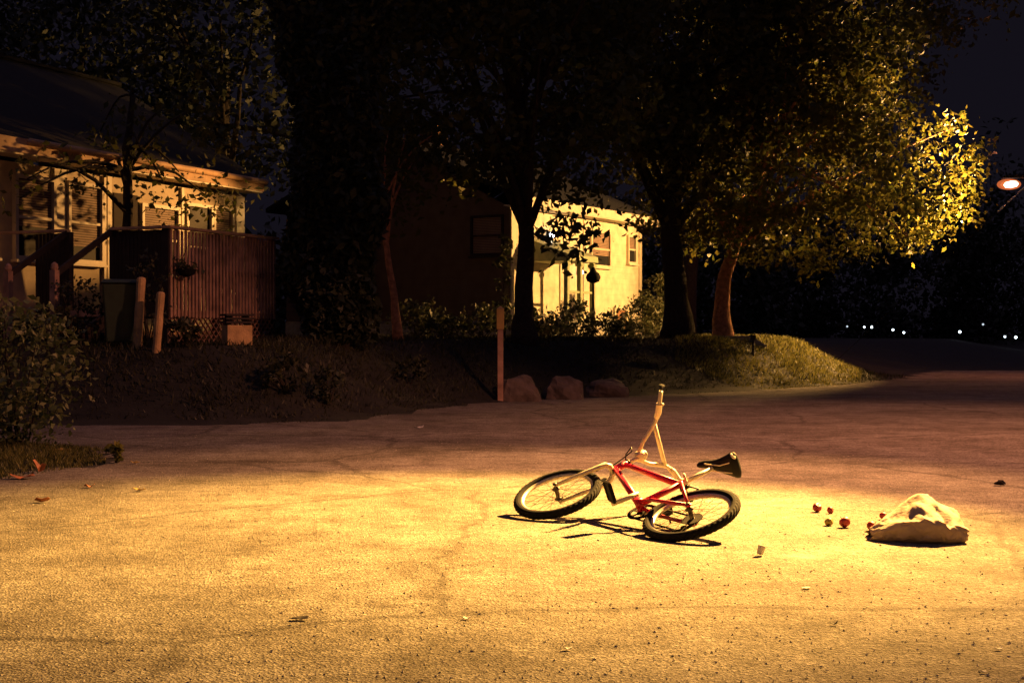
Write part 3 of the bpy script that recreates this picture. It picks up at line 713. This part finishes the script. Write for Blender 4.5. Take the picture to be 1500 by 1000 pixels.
# wheelie bin, posts and crate before the deck
def ground_at(px, d): 
    x = (px-750)/FOC*d; return Vector((x, d, float(zground(np.array([x]),np.array([d]))[0])))
p = ground_at(176, 21.0); p.z -= .02
bn = empty('wheeled_bin', p, .3, 'dark green wheeled rubbish bin beside the left yard posts', 'bin')
b = MB(); b.add([(-.2,-.22,.06),(.2,-.22,.06),(.2,.2,.06),(-.2,.2,.06),(-.26,-.3,.92),(.26,-.3,.92),(.26,.28,.92),(-.26,.28,.92)], [(0,3,2,1),(4,5,6,7),(0,1,5,4),(1,2,6,5),(2,3,7,6),(3,0,4,7)]); b.build('body', 'bin', bn, bevel=.02)
b = MB(); b.add([(-.28,-.34,.924),(.28,-.34,.924),(.28,.3,.924),(-.28,.3,.924),(-.24,-.3,.97),(.24,-.3,.97),(.24,.28,1.0),(-.24,.28,1.0)], [(0,3,2,1),(4,5,6,7),(0,1,5,4),(1,2,6,5),(2,3,7,6),(3,0,4,7)]); b.tube([(-.22,.34,.95),(.22,.34,.95)], .018, 8); b.build('lid', 'bin', bn, bevel=.01)
for x in (-.25,.25):
    b = MB(); b.lathe((x-.03,.24,.1),(1,0,0),[(.03,0),(.1,.005),(.1,.055),(.03,.06)],16); b.build('wheel', 'rubber', bn)
def post(px, d, h, r, label, lean):
    p = ground_at(px, d); b = MB(); n = 8
    b.tube([(lean*t*h, 0, -.15+(h+.15)*t) for t in np.linspace(0,1,n)], [r*(1+.06*math.sin(i*2.1)) for i in range(n)], 12)
    b.lathe((lean*h,0,h),(0,0,1),[(r,0),(r*.9,.02),(r*.3,.035)],12)
    o = b.build('fence_post', 'oldwood', smooth=False); o.location = p; return tag(o, label, 'post', 'pale yard posts')
post(200, 20.7, .98, .065, 'taller pale round wooden post next to the bin', .07)
post(228, 20.5, .82, .06, 'shorter pale round wooden post in front of the deck lattice', .09)
p = ground_at(347, 21.4); cr = empty('wooden_crate', p, .45, 'small wooden crate with slatted lid under the deck railing', 'crate')
b = MB(); b.box(-.19,.19,-.18,.18,.0,.30); b.build('body', 'oldwood', cr, bevel=.008)
b = MB()
for i in range(3): b.box(-.21,.21,-.2,.2,.33+i*.055,.36+i*.055)
for x in (-.18,.15): b.box(x,x+.03,-.15,.15,.303,.327)
b.box(-.15,-.11,-.15,.15,.361,.384); b.box(.11,.15,-.15,.15,.361,.384); b.box(-.15,-.11,-.15,.15,.416,.439); b.box(.11,.15,-.15,.15,.416,.439)
b.build('lid', 'darkwood', cr)

# ------------------------------------------------------------------ house in the middle
U2 = math.radians(60); Z2 = 1.0
h2 = empty('house', (-.04,40,Z2), U2, 'brightly lit cream house with sage portico behind the middle tree trunk', 'house')
b = MB(); b.box(0,8.7,0,8,.55,3.72); b.build('wall', 'siding_tan', h2)
b = MB(); b.box(-.03,8.73,-.03,8.03,-.6,.55); b.build('foundation', 'concrete', h2)
b = MB(); zt = 3.92; ov = .5
for y0, y1 in ((-ov,4.0),(8+ov,4.0)):
    za, zb = zt, zt+2.0; t = .13
    vs = [(-.4,y0,za),(9.1,y0,za),(9.1,y1,zb),(-.4,y1,zb),(-.4,y0,za+t),(9.1,y0,za+t),(9.1,y1,zb+t),(-.4,y1,zb+t)]
    b.add(vs, [(0,3,2,1),(4,5,6,7),(0,1,5,4),(1,2,6,5),(2,3,7,6),(3,0,4,7)])
rf = b.build('roof', 'shingle', h2)
b = MB(); b.box(3.2,3.9,4.6,5.2,5.4,6.8); b.box(3.14,3.96,4.54,5.26,6.8,6.9); b.build('chimney', 'brick', rf)
b = MB(); b.box(-.41,9.11,-ov-.03,-ov-.004,zt-.14,zt+.12); b.build('fascia', 'trim', h2)
b = MB(); b.box(-.4,9.1,-ov,-.004,zt-.17,zt-.14); b.build('soffit', 'trim', h2)
for x in (0,8.6):
    b = MB(); b.add([(x,0,3.73),(x,8,3.73),(x,4,zt+1.9),(x+.1,0,3.73),(x+.1,8,3.73),(x+.1,4,zt+1.9)], [(0,2,1),(3,4,5),(0,3,5,2),(1,2,5,4)]); b.build('gable', 'siding_shade', h2)
for x0, x1 in ((0,.16),(4.45,4.6),(8.5,8.7)):
    b = MB(); b.box(x0,x1,-.035,-.003,.56,3.7); b.build('corner_trim', 'trim', h2)
window(h2, 7.62, 8.12, 2.55, 3.35, blind=.5)
window(h2, 4.95, 6.2, 2.35, 3.35, blind=.7, blindm='blind')
window(h2, .25, 1.22, 2.45, 3.5, y=-.021, blind=.95, axis='y', frame='darkwood', fw=.05)
b = MB(); b.box(2.9,3.75,-.045,-.003,.95,2.95); dd_ = b.build('door', 'trim', h2)
b = MB(); b.lathe((3.62,-.06,1.9),(0,-1,0),[(.012,-.02),(.03,0),(.03,.03),(.012,.04)],10); b.build('handle', 'steel', dd_, smooth=True)
b = MB(); b.box(6.65,7.42,-.04,-.003,-.1,.95); b.build('cellar_door', 'door', h2)
b = MB(); b.box(7.1,7.28,-.046,-.0405,-.05,.88); b.build('cellar_door_panel', 'darkwood', h2)
b = MB(); b.box(6.55,6.65,-.08,-.0305,-.2,1.05); b.box(7.42,7.52,-.08,-.0305,-.2,1.05); b.box(6.65,7.42,-.08,-.0305,.95,1.05); b.build('cellar_door_frame', 'trim', h2)
b = MB(); b.box(-.02,-.003,.002,8.0,.56,3.725); b.build('side_wall', 'siding_shade', h2)
# portico
po = D.objects.new('portico', None); COL.objects.link(po); po.parent = h2
b = MB(); b.add([(.7,-1.5,2.25),(2.5,-1.5,2.25),(2.5,-.04,2.25),(.7,-.04,2.25),(.7,-1.5,2.42),(2.5,-1.5,2.42),(2.5,-.04,2.95),(.7,-.04,2.95)], [(0,3,2,1),(4,5,6,7),(0,1,5,4),(1,2,6,5),(2,3,7,6),(3,0,4,7)]); b.build('portico_roof', 'portico', po)
for x in (.8,1.6,2.4):
    b = MB(); b.box(x-.06,x+.06,-1.42,-1.3,.6,2.246); b.box(x-.1,x+.1,-1.46,-1.26,2.12,2.2); b.build('column', 'portico', po)
b = MB(); b.box(.6,4.0,-1.55,-.034,.42,.58); b.build('porch_floor', 'concrete', po)
b = MB()
for i in range(14): b.bar((.8+i*.12,-1.36,.585),(.8+i*.12,-1.36,1.35),.03,.03)
b.box(.72,2.48,-1.4,-1.32,1.35,1.41); b.build('porch_rail', 'portico', po)
b = MB()
for i in range(3): b.box(3.0,3.95,-1.85-.28*i,-1.56-.28*i,-.2,.42-.16*(i+1)+.1)
b.build('porch_step', 'concrete', po)
b = MB(); b.box(2.1,2.2,-.1,-.003,2.98,3.2); lan = b.build('porch_lantern', 'iron', h2)
b = MB(); b.lathe((2.15,-.16,2.98),(0,0,1),[(.03,0),(.07,.03),(.08,.12),(.05,.18)],12); b.build('bulb', emit('cool_bulb', (.8,.9,1), 9), lan, smooth=True)
b = MB(); b.box(4.05,4.13,-.1,-.003,2.02,2.2); lan = b.build('porch_lantern', 'iron', h2)
b = MB(); b.lathe((4.09,-.15,2.0),(0,0,1),[(.02,0),(.06,.03),(.06,.1),(.02,.14)],12); b.build('bulb', emit('pink_bulb', (1,.8,.8), 5), lan, smooth=True)

# garden globe lamp before it
p = ground_at(869, 36); p.z -= .03; gl = empty('garden_lamp', p, 0, 'unlit black globe garden lamp silhouetted before the lit house', 'lamp post')
b = MB(); b.tube([(0,0,0),(0,0,1.5)], .028, 8); b.build('pole', 'iron', gl)
b = MB(); b.lathe((0,0,1.62),(0,0,1),[(.05,-.14),(.15,-.1),(.19,0),(.15,.1),(.08,.15),(.04,.24),(.01,.27)],14); b.build('globe', 'iron', gl, smooth=True)

# ------------------------------------------------------------------ trees
z = lambda x, y: float(zground(np.array([x]), np.array([y]))[0])
def B(x, y): return (x, y, z(x,y)-.08)
tree('maple_tree', 'dark silhouetted tree in front of the lit house, trunk beside the boulders', B(.25,28.5),
     [B(.25,28.5),(.22,28.5,1.6),(.27,28.5,3.2),(.2,28.6,5),(.0,28.6,7.5)], .24,
     [((-.5,29,6.6),(3.4,3.3,2.7),1),((.3,29,9.5),(3.8,3.4,2.6),.7)], 330, 40, .28, .18, seed=11, nl=26,
     extra=[at(800,345,28.3),at(822,350,28.2),at(838,372,28.3),at(815,325,28.4),at(845,345,28.4),at(830,318,28.5),at(868,335,28.6)])
tree('maple_tree', 'dark forked tree right of the lit house with crown reaching the top', B(3.85,33),
     [B(3.85,33),(3.8,33,2),(3.7,33,3.5),(3.75,33,5.2),(4,33,7.5)], .33,
     [((3.9,33,7.3),(2.9,2.8,2.8),1),((3.3,33.2,10.5),(4,3,2.6),.8),((7.2,31.5,9.2),(3.3,1.8,2.2),.75)], 250, 40, .30, .18, seed=23, nl=22)
rim = [(1432,225),(1420,250),(1405,275),(1418,300),(1398,320),(1385,335),(1405,240),(1380,300),(1362,345),(1390,190),(1372,215),(1345,340),(1330,352),(1395,262),(1410,315),(1375,260),(1355,290),(1350,320),(1335,300),(1350,235),(1340,190),(1318,330),(1368,330),(1428,262),(1320,260)]
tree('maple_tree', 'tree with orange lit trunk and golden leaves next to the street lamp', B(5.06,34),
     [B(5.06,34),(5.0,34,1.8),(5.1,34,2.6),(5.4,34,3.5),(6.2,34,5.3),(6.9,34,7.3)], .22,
     [((6.2,33.8,6.1),(3.5,2.8,3.3),1),((5.9,33.8,4.9),(3.9,2.8,2.1),.55),((5.4,33.6,8.0),(3.0,2.8,2.4),.4)], 280, 44, .25, .16, m='leaf_gold', bark='bark_lit', seed=31, nl=26,
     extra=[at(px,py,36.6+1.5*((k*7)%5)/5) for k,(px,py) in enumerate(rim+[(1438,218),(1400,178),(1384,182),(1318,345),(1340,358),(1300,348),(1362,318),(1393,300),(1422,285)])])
tree('maple_tree', 'tall tree behind the forked tree, its crown leaving the frame above the golden tree', B(6.0,50),
     [B(6.0,50),(6.3,50,4),(7.6,50,8),(9.6,50,11.5)], .35, [((11.5,50,12.6),(4.2,3,4),1)], 170, 34, .45, .22, m='shrub_shaded', seed=44)
tree('slender_tree', 'thin leaning tree with trunk coloured reddish as if lit at the left end of the gable wall', B(-2.16,27),
     [B(-2.16,27),(-2.24,27,1.9),(-2.38,27,2.8),(-2.5,27,3.6),(-2.4,27,4.4)], .085, [((-2.2,27.2,4.4),(1.1,1.0,1.1),1)], 42, 24, .26, .14, bark='bark_lit', seed=52, nl=8)
tree('young_tree', 'slim dark young tree between the deck and the left house windows', B(-7.12,26.2),
     [B(-7.12,26.2),(-7.15,26.2,2.2),(-7.05,26.2,3.4),(-7.1,26.2,4.6),(-7.0,26.3,5.6)], .14, [((-6.6,26.7,4.9),(1.5,1.0,.9),1)], 26, 20, .22, .13, seed=61, nl=12,
     extra=[at(300,285,27.5),at(318,275,27.6),at(285,300,27.5),at(330,300,28),at(240,268,26.5),at(225,285,26.5),at(150,250,25.8),at(120,262,25.6),at(60,238,24.4),at(318,315,28),at(345,288,28.3),at(40,262,24.3),at(100,240,25),at(140,270,25.8),at(200,262,26.3),at(262,252,27),at(255,300,27),at(270,325,27.2),at(335,325,28.2),at(30,290,24.2),at(180,240,26),at(215,300,26.4)])
for (x_, y_, hh_, lb_, sd_n) in ((-12.5,41,8.5,'dark tree rising behind the roof of the left house',71),(-7.6,38,8.2,'dark tree between the left house roof and the cedar',83)):
    tree('maple_tree', lb_, B(x_,y_), [B(x_,y_),(x_+.1,y_,3),(x_-.1,y_,6),(x_,y_,hh_)], .3, [((x_,y_,hh_),(4.0,3.2,3.6),1)], 190, 34, .38, .24, m='cedar', seed=sd_n)
# columnar cedar: one dark mass down to the ground
cr_ = empty('cedar_tree', B(-3.0,24), 0, 'broad dark cedar standing black between the deck and the middle house', 'tree')
b = MB(); b.tube([(0,0,-.1),(.03,0,3),(-.02,0,7),(0,0,12)], [.3,.22,.14,.05], 10); b.build('trunk', 'bark', cr_, smooth=True)
n = 30000; zz = .1 + 12*RNG.random(n)**1.0; a = RNG.random(n)*6.283
prof_r = np.interp(zz, [0,1.2,4,8,12.2], [.50,.66,.80,1.2,1.3])*(1+.2*np.sin(a*2+zz*1.1)+.16*np.sin(a*3-zz*1.9+1)+.1*np.sin(zz*3.7+a)); rr = prof_r*(.55+.45*RNG.random(n)**.5)
leaf_obj('crown', np.stack([np.cos(a)*rr, np.sin(a)*rr, zz],1), .17, 'cedar', cr_, aspect=.45)
# far dark wood closing the view
def wood():
    pts = []
    for i in range(70):
        x = 4 + i*1.5 + random.uniform(-1,1); y = 97 + random.uniform(-2,14) + max(0,(x-16))*.6; hh = random.uniform(8,16)
        pts.append(crown_centres((x,y,1+hh*.5), (2.6,2.4,hh*.52), 60, .2, i))
        pts.append(crown_centres((x,y+4,1.8), (2.6,1.6,2.2), 26, .2, i+500))
    for i in range(26):
        pts.append(crown_centres((-44+i*1.7, 66+random.uniform(-3,5), 3.2), (2.4,2,random.uniform(2.6,4.2)), 50, .2, i+900))
    return clump(np.concatenate(pts), 14, .6)
wd = leaf_obj('distant_wood', wood(), .5, 'cedar', None); tag(wd, kind='stuff')

# ------------------------------------------------------------------ shrubs
gs = 'shrubs before the lit house'
shrub('loose leafy bush at the left edge of the picture on the grass verge', (-4.95,14.3,z(-4.95,14.3)), .62, 1.42, 140, .075, m='bush', stems=16, name='bush', lo=.02)
shrub('round dark bush directly below the garden lamp', ground_at(842,35.4), .5, 1.0, 34, .11, m='shrub_shaded', group=gs)
shrub('wide dark shrub right behind the middle trunk', ground_at(800,33.5), .7, .6, 36, .11, m='shrub_shaded', group=gs)
shrub('shrub between the garden lamp and the cellar door', ground_at(882,34.5), .6, .6, 34, .11, m='shrub_shaded', group=gs)
shrub('low shrub at the foot of the lit house, left of the forked tree', ground_at(918,34.0), .5, .4, 26, .10, m='shrub_shaded', group=gs)
shrub('golden lit bush at the right end of the lit house', ground_at(944,41.5), .75, 1.15, 50, .13, 'shrub', group=gs)
shrub('tall drooping shrub right of the golden bush', ground_at(962,42.5), .5, 1.9, 40, .14, group=gs)
shrub('pale leafed perennial at the left foot of the gable wall', ground_at(612,33), .7, .8, 36, .13, group='plants along the gable wall')
shrub('low spreading plant under the gable wall, middle one', ground_at(655,33), .6, .5, 30, .11, group='plants along the gable wall')
shrub('bushy plant beside the light-topped post', ground_at(706,32.5), .6, .75, 34, .12, group='plants along the gable wall')
shrub('climbing leafy plant rising behind the light-topped post', ground_at(738,33.5), .22, 2.4, 26, .11, group='plants along the gable wall')
shrub('small dark shrub at the right foot of the cedar', ground_at(600,24), .35, .4, 20, .08, m='shrub_shaded', group='low plants by the cedar')
shrub('grassy weed clump left of the cedar in front of the crate', ground_at(420,20.2), .32, .45, 22, .08, m='shrub_shaded', group='low plants by the cedar')
shrub('pale weed clump in front of the cedar trunk', ground_at(482,20.5), .25, .5, 18, .08, m='shrub_shaded', group='low plants by the cedar')
shrub('tall thin shrub behind the two pale posts', ground_at(216,21.4), .32, 1.35, 30, .07, stems=9, m='shrub_shaded', group='shrubs by the deck')
shrub('dark shrub against the lattice below the hanging basket', ground_at(272,20.9), .3, .42, 22, .08, m='shrub_shaded', group='shrubs by the deck')
shrub('dark low shrub left of the bin below the stairs', ground_at(110,21), .45, .9, 30, .08, m='shrub_shaded', group='shrubs by the deck')
shrub('pale weed sprig at the road edge right of the left bush', on_road(170,678), .1, .17, 9, .06, 'leaf_gold', stems=4, name='weed', lo=.3)

# ------------------------------------------------------------------ boulders, posts, step
def boulder(px, d, w, h, dp, seed, label):
    b = MB(); vs = []; nu, nv = 20, 12
    for j in range(nv+1):
        th = PI*j/nv
        for i in range(nu):
            ph = 2*PI*i/nu; q = Vector((math.sin(th)*math.cos(ph), math.sin(th)*math.sin(ph), math.cos(th)))
            k = 1 + .35*mn.noise(q*1.2+Vector((seed,0,0))) + .12*mn.noise(q*3+Vector((seed,5,0)))
            q2 = Vector((math.copysign(abs(q.x)**.75,q.x), math.copysign(abs(q.y)**.75,q.y), math.copysign(abs(q.z)**.8,q.z)))
            vs.append(Vector((q2.x*w, q2.y*dp, q2.z*h))*k)
    fs = [(j*nu+i, (j+1)*nu+i, (j+1)*nu+(i+1)%nu, j*nu+(i+1)%nu) for j in range(nv) for i in range(nu)]
    b.add(vs, fs); o = b.build('boulder', 'rock'); p = ground_at(px, d); o.location = (p.x, p.y, max(p.z,0)+h*.36)
    return tag(o, label, 'boulder', 'boulders along the road edge')
boulder(760, 25.4, .36, .33, .33, 3, 'reddish boulder touching the light-topped post, leftmost of the row')
boulder(824, 26.2, .33, .29, .33, 8, 'flat topped reddish boulder in the middle of the row')
boulder(888, 27.1, .38, .24, .35, 15, 'low dark boulder, rightmost of the row behind the bicycle')
p = ground_at(733, 25.1); bp = empty('light_topped_post', p, 0, 'thin post with lamplight painted yellow on its top beside the leftmost boulder', 'post')
b = MB(); ht_ = 1.64-p.z; b.box(-.05,.05,-.05,.05,-.1,ht_-.36); b.build('shaft', 'cedarwood', bp, bevel=.006)
b = MB(); b.box(-.065,.065,-.065,.065,ht_-.36,ht_); b.build('lit_top', 'lit_yellow', bp, bevel=.006)  # wider yellow box: lamplight on the post top put into the colour
b = MB(); b.add([(-.065,-.065,ht_+.002),(.065,-.065,ht_+.002),(.065,.065,ht_+.002),(-.065,.065,ht_+.002),(0,0,ht_+.05)], [(0,1,4),(1,2,4),(2,3,4),(3,0,4),(3,2,1,0)]); b.build('cap', 'oldwood', bp)
p = ground_at(1062, 34.2); so3 = MB(); so3.box(-.52,.52,-.5,.5,-.3,.14); so3.add([(.52,-.5,.14),(.9,-.5,-.1),(.9,.5,-.1),(.52,.5,.14),(.52,-.5,-.3),(.52,.5,-.3)], [(0,1,2,3),(0,4,1),(3,2,5)])
o = so3.build('stone_edging', 'concrete', bevel=.01); o.location = p; o.rotation_euler = (0,0,.1); tag(o, 'low concrete edging block around the foot of the lit trunk', 'edging')
p = ground_at(1103, 32.8); mb_ = empty('yard_stake', p, 0, 'short dark stake standing in the lit grass patch', 'stake')
b = MB(); b.tube([(0,0,-.1),(.01,0,.35)], .03, 8); b.build('shaft', 'darkwood', mb_)
b = MB(); b.box(-.06,.06,-.02,.02,.33,.45); b.build('plate', 'darkwood', mb_)

# ------------------------------------------------------------------ street lamps
LP = at(1479, 265, 40)
sl = empty('street_lamp', (LP.x+2.6, LP.y+.3, z(LP.x+2.6,LP.y+.3)), 0, 'lit orange street lamp on a long arm at the right edge', 'street lamp')
lx, ly, lz = -2.6, -.3, LP.z - sl.location.z
b = MB(); b.tube([(0,0,-.2),(0,0,lz+1.0)], [.11,.07], 10); b.build('pole', 'iron', sl, smooth=True)
b = MB(); b.tube([(0,0,lz+.55),(-.9,-.1,lz+.75),(lx+.45,ly,lz+.17)], .035, 8); b.build('arm', 'iron', sl, smooth=True)
b = MB(); b.add([(lx-.22,ly-.1,lz+.06),(lx+.5,ly-.07,lz+.08),(lx+.5,ly+.07,lz+.08),(lx-.22,ly+.1,lz+.06),(lx-.16,ly-.07,lz+.15),(lx+.5,ly-.05,lz+.18),(lx+.5,ly+.05,lz+.22),(lx-.16,ly+.07,lz+.15)], [(0,3,2,1),(4,5,6,7),(0,1,5,4),(1,2,6,5),(2,3,7,6),(3,0,4,7)]); b.build('lamp_head', 'iron', sl, bevel=.02)
b = MB(); vs = []; nu, nv = 18, 10
for j in range(nv+1):
    th = PI*j/nv
    for i in range(nu):
        ph = 2*PI*i/nu; vs.append((lx-.02+.34*math.sin(th)*math.cos(ph), ly+.2*math.sin(th)*math.sin(ph), lz-.10-.155*math.cos(th)))
b.add(vs, [(j*nu+i, (j+1)*nu+i, (j+1)*nu+(i+1)%nu, j*nu+(i+1)%nu) for j in range(nv) for i in range(nu)])
lm = D.materials.new('sodium_lens'); lm.use_nodes = True; nt_ = lm.node_tree
em = nt_.nodes.new('ShaderNodeEmission'); em.inputs[0].default_value = (1,.22,.06,1); em.inputs[1].default_value = 1.1
tr = nt_.nodes.new('ShaderNodeBsdfTransparent'); mx = nt_.nodes.new('ShaderNodeMixShader'); mx.inputs[0].default_value = .3
nt_.links.new(tr.outputs[0], mx.inputs[1]); nt_.links.new(em.outputs[0], mx.inputs[2]); nt_.links.new(mx.outputs[0], nt_.nodes['Material Output'].inputs['Surface'])
ln = b.build('lens', lm, sl, smooth=True)
b = MB(); b.lathe((lx+.04,ly,lz-.10), (1,0,.1), [(.02,-.2),(.075,-.15),(.10,0),(.075,.15),(.02,.2)], 12); b2 = MB(); b2.lathe((lx+.01,ly,lz-.10), (1,0,.05), [(.01,-.27),(.07,-.22),(.115,-.12),(.13,0),(.115,.12),(.07,.2),(.01,.25)], 14); b2.build('inner_glass', lm, ln, smooth=True); b.build('bulb', emit('sodium_arc', (1,.62,.5), 14), ln, smooth=True)
g0 = Vector((LP.x+1.9, LP.y-.6, LP.z+1.2)); g1 = at(1240, 520, 39.6)
b = MB(); dv = at(1500,275,39.6)-at(1462,310,39.6); a0 = at(1462,310,39.6); t1 = (z(a0.x-4,37.6)-.1-a0.z)/dv.z
b.tube([a0+dv*t1, a0, a0+dv, a0+dv*2.2], .007, 6)
o = b.build('guy_wire', 'rubber'); tag(o, 'thin slanted guy wire with added pale sleeves for its lit stretch under the street lamp', 'wire')
for k in (.12,.5,.9):  # pale sleeves added: lamplight on the wire put into their colour
    b = MB(); c_ = a0+dv*k; b.tube([c_-dv*.16, c_-dv*.1, c_+dv*.1, c_+dv*.16], [.01,.026,.026,.01], 8); b.build('lit_wire_sleeve', 'alloy', o)

def spot(name, loc, target, power, col, ang, blend, rad=.12):
    l = D.lights.new(name, 'SPOT'); l.energy = power; l.color = col; l.spot_size = math.radians(ang); l.spot_blend = blend; l.shadow_soft_size = rad
    o = D.objects.new(name, l); COL.objects.link(o); o.location = loc
    o.rotation_euler = (Vector(target)-Vector(loc)).to_track_quat('-Z','Y').to_euler(); return o
def point(name, loc, power, col, rad=.12):
    l = D.lights.new(name, 'POINT'); l.energy = power; l.color = col; l.shadow_soft_size = rad
    o = D.objects.new(name, l); COL.objects.link(o); o.location = loc; return o
L1 = Vector((6.35,15.3,6.7))
bs = spot('road_lamp_beam', L1, (.0,8.9,0), 66000, (1,.53,.105), 45, 1.0, .10); bs.scale = (1,.60,1)
ms = spot('road_lamp_skirt', L1, (.9,11.0,0), 11500, (1,.42,.15), 64, 1.0, .12); ms.scale = (1,.68,1)
spot('road_lamp_wide', L1, (5.2,13.6,0), 3000, (1,.36,.18), 154, .25, .12)
L2 = LP + Vector((-.05,0,-.36))
spot('street_lamp_beam', L2, L2 + Vector((-.95,-.16,.06)), 18000, (1,.515,.14), 108, .35, .15)
point('street_lamp_spill', L2, 420, (1,.28,.13), .15)
ys = spot('house_fill_spot', (1.5,33.5,4.4), (-8.0,26.4,3.5), 6300, (1,.45,.11), 32, .5, .10); ys.scale = (1,.46,1)  # added unseen spot among the tree crowns, brightens the left house

# ------------------------------------------------------------------ far lights
M['cool'] = emit('cool_far_light', (.75,.9,1), 6); M['warmw'] = emit('dim_far_light', (.6,.7,.8), 1.2)
def far_lamp(px, py, r, m, label, d=88):
    p = at(px, py, d); g = Vector((p.x, p.y, 1.0)); r *= .62; o = empty('path_lamp', g, 0, label, 'lamp', 'small white lights far down the street')
    b = MB(); b.tube([(0,0,0),(0,0,max(.08,p.z-1-r))], .03, 6); b.build('stand', 'iron', o)
    b = MB(); b.lathe((0,0,p.z-1),(0,0,1),[(r*.4,-r),(r,-r*.4),(r,r*.4),(r*.4,r)],10); b.build('bulb', m, o, smooth=True)
for px, py, r, m, lb in ((1241,478,.09,'warmw','faintest leftmost far white light'),(1266,479,.1,'cool','far white light, second from the left'),(1277,479,.12,'cool','bright far white light beside its twin, third from the left'),
    (1308,483,.11,'cool','far white light, left of the close lower pair above the dark street'),(1324,487,.11,'cool','lowest of the left cluster of far white lights'),(1406,486,.13,'cool','single bluish far light between the left and right clusters'),
    (1472,493,.1,'cool','lower far light at the right, left of the rightmost one'),(1488,494,.13,'cool','rightmost bright far light near the frame edge'),(1440,475,.1,'warmw','dim far light above the right pair')):
    far_lamp(px, py, r, m, lb)

# ------------------------------------------------------------------ sky, camera, render
w = D.worlds.new('World'); SC.world = w; w.use_nodes = True; nt = w.node_tree; n = nt.nodes; Lk = nt.links
bg = n['Background']; tc = n.new('ShaderNodeTexCoord'); sp = n.new('ShaderNodeSeparateXYZ'); Lk.new(tc.outputs['Generated'], sp.inputs[0])
rp = n.new('ShaderNodeValToRGB'); e = rp.color_ramp.elements
e[0].position = .30; e[0].color = (.0060,.0050,.0086,1); e[1].position = .7; e[1].color = (.075,.056,.095,1)
Lk.new(sp.outputs[2], rp.inputs['Fac']); Lk.new(rp.outputs['Color'], bg.inputs['Color']); bg.inputs['Strength'].default_value = 1
cam = D.cameras.new('camera'); cam.sensor_width = 36; cam.lens = 50; cam.clip_end = 2000; cam.clip_start = .05
co_ = D.objects.new('camera', cam); COL.objects.link(co_); co_.location = (0,0,H); co_.rotation_euler = (PI/2-PIT,0,0); SC.camera = co_
SC.render.engine = 'CYCLES'
SC.view_settings.view_transform = 'Standard'; SC.view_settings.look = 'None'; SC.view_settings.exposure = 0; SC.view_settings.gamma = 1
c = SC.cycles; c.use_denoising = True; c.max_bounces = 6; c.diffuse_bounces = 3; c.transmission_bounces = 4; c.sample_clamp_indirect = 3
try: c.denoiser = 'OPENIMAGEDENOISE'
except Exception: pass
